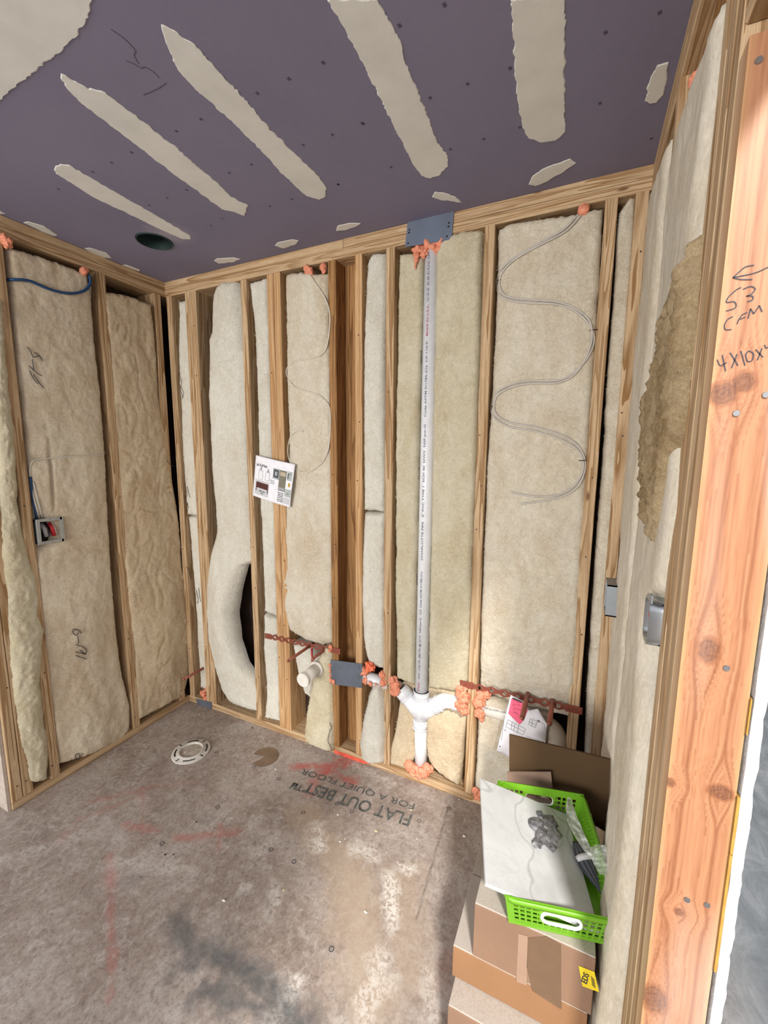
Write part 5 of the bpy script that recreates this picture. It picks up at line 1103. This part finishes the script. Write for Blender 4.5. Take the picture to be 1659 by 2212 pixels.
# ------------------------------------------------------------------ marble tile across the basket
t = NT('marble_white', .22, .5); v = t.coord(); a = t.noise(v, 6, 5, .6, .8); vn = t.math('ABSOLUTE', t.math('SUBTRACT', t.noise(v, 5, 6, .6, 1.6), .5)); vn2 = t.math('ABSOLUTE', t.math('SUBTRACT', t.noise(v, 2.2, 3, .5, .3), .56))
c = t.ramp(a, [(.3, (.52, .54, .56)), (.7, (.68, .70, .71))]); c = t.mix(t.ramp(vn, [(.0, .16), (.02, 0.0)]), c, (.35, .37, .38)); c = t.mix(t.ramp(vn2, [(.0, .5), (.008, 0.0)]), c, (.25, .28, .28)); t.col(c); MARB = t.m
TA, TB = hit(1038, 1681, 2, .578), hit(1050, 1908, 2, .572)
e1 = (TA - TB); e2 = Vector((.28, .088, -.100)); e2 = e2.normalized() * .262
nt_ = e2.cross(e1).normalized()
if nt_.z < 0: nt_ = -nt_
bm = bmesh.new(); P = [TB, TB + e2, TB + e2 + e1, TA]; A = [bm.verts.new(p) for p in P]; B = [bm.verts.new(p - nt_ * .009) for p in P]
bm.faces.new(A[::-1]); bm.faces.new(B); [bm.faces.new((A[i], A[(i + 1) % 4], B[(i + 1) % 4], B[i])) for i in range(4)]
bmesh.ops.bevel(bm, geom=bm.edges[:], offset=.0008, segments=1, affect='EDGES')
tag(obj('marble_tile', bm, MARB), 'square white marble tile sample tilted in the green basket', 'tile')
def tp(px, py, lift=0.0):
    d = ray(px, py); k = (TB - CAM).dot(nt_) / d.dot(nt_); return CAM + d * k + nt_ * lift
# bag of broken stone
STN = NT('stone_glitter', .4, .6); v = STN.coord(); n = STN.noise(v, 60, 5, .8); STN.col(STN.ramp(n, [(.35, (.06, .06, .065)), (.55, (.17, .17, .18)), (.74, (.55, .54, .52))])); STN.bump(n, .8, .004)
sb = empty('stone_sample_bag', tp(1175, 1800), 'crumpled clear bag of broken grey stone chips lying on the marble tile', 'bag')
for i, (px, py, r) in enumerate([(1156, 1786, .021), (1186, 1780, .019), (1170, 1812, .022), (1196, 1808, .017), (1158, 1826, .013), (1190, 1832, .012), (1165, 1760, .010)]):
    bm = bmesh.new(); res_ = bmesh.ops.create_icosphere(bm, subdivisions=2, radius=1)
    c_ = tp(px, py, r * .45)
    for v_ in res_['verts']: v_.co = c_ + Vector((v_.co.x, v_.co.y, v_.co.z * .55)) * r * (1 + .5 * nz(v_.co.x * 2 + i, v_.co.y * 2, v_.co.z * 2))
    obj('stone_chip', bm, STN.m, sb)
t = NT('clear_plastic', .15, .6); t.col((.85, .88, .88)); t.b.inputs['Alpha'].default_value = .13; CLR = t.m
t = NT('frosted_plastic', .35, .5); t.col((.80, .86, .82)); t.b.inputs['Alpha'].default_value = .55; FRS = t.m
bm = bmesh.new(); blob(bm, tp(1177, 1803, .008), .036, .35, 3.2, 4, (.95, 1.0, .38), 4); obj('plastic_film', bm, CLR, sb, True)
# bundle of dark rods in film
rbn = empty('dark_rod_bundle', tp(1268, 1880), 'bundle of thin dark grey strips tied with a white band in the basket', 'bundle')
a_, b_ = tp(1240, 1826, .014), tp(1298, 1938, .012); ax = (b_ - a_).normalized(); sdv = ax.cross(Vector((0, 0, 1))).normalized()
for k in range(9):
    s_ = (k - 4) / 4; bm = bmesh.new(); mid = a_.lerp(b_, .45) + sdv * s_ * .021 + Vector((0, 0, .006 * (1 - s_ * s_)))
    tube(bm, spline([a_ + sdv * s_ * .008, mid, b_ + sdv * s_ * .005], 5), [.0012 + .0028 * math.sin(math.pi * min(1, (q + 1) / 11)) for q in range(11)], 8); obj('strip', bm, [DARKG, plain('strip_grey', (.13, .13, .16), .4)][k % 2], rbn, True)
bm = bmesh.new(); m_ = a_.lerp(b_, .38) + Vector((0, 0, .004)); tube(bm, [m_ - ax * .006, m_ + ax * .006], [.025, .024], 16); 
for v_ in bm.verts: v_.co.z = m_.z + (v_.co.z - m_.z) * .55
obj('white_band', bm, plain('band_white', (.72, .72, .74), .6), rbn, True)
# frosted plastic bag over the basket rim
pb = empty('plastic_bag', (2.17, -.66, .56), 'frosted translucent plastic bag draped over the right rim of the basket', 'bag')
def crump(name, pix, zf, seed, parent):
    bm = bmesh.new(); V = [bm.verts.new((x, y, 0)) for x, y in pix]; es = [bm.edges.new((V[i], V[(i + 1) % len(V)])) for i in range(len(V))]
    bmesh.ops.triangle_fill(bm, use_beauty=True, edges=es); 
    for _ in range(2): bmesh.ops.subdivide_edges(bm, edges=bm.edges[:], cuts=2, use_grid_fill=True)
    for v_ in bm.verts:
        x, y = v_.co.x, v_.co.y; z = zf(x, y) + .012 * abs(nz(x * .06, y * .06, seed)) + .004 * nz(x * .2, y * .2, seed); v_.co = hit(x, y, 2, z)
    return obj(name, bm, FRS, parent, True)
crump('film', [(1226, 1722), (1233, 1724), (1245, 1760), (1262, 1800), (1275, 1830), (1287, 1845), (1278, 1856), (1262, 1838), (1240, 1805), (1226, 1775), (1222, 1745)], lambda x, y: .558, 1, pb)
crump('film', [(1275, 1830), (1290, 1824), (1310, 1826), (1325, 1850), (1330, 1875), (1318, 1893), (1295, 1888), (1283, 1868), (1276, 1850)], lambda x, y: .565, 5, pb)
# loose fibre tufts of the lower right batt over the boxes handled by the batt itself
for o in bpy.data.objects:
    if o.name.startswith('x'): pass
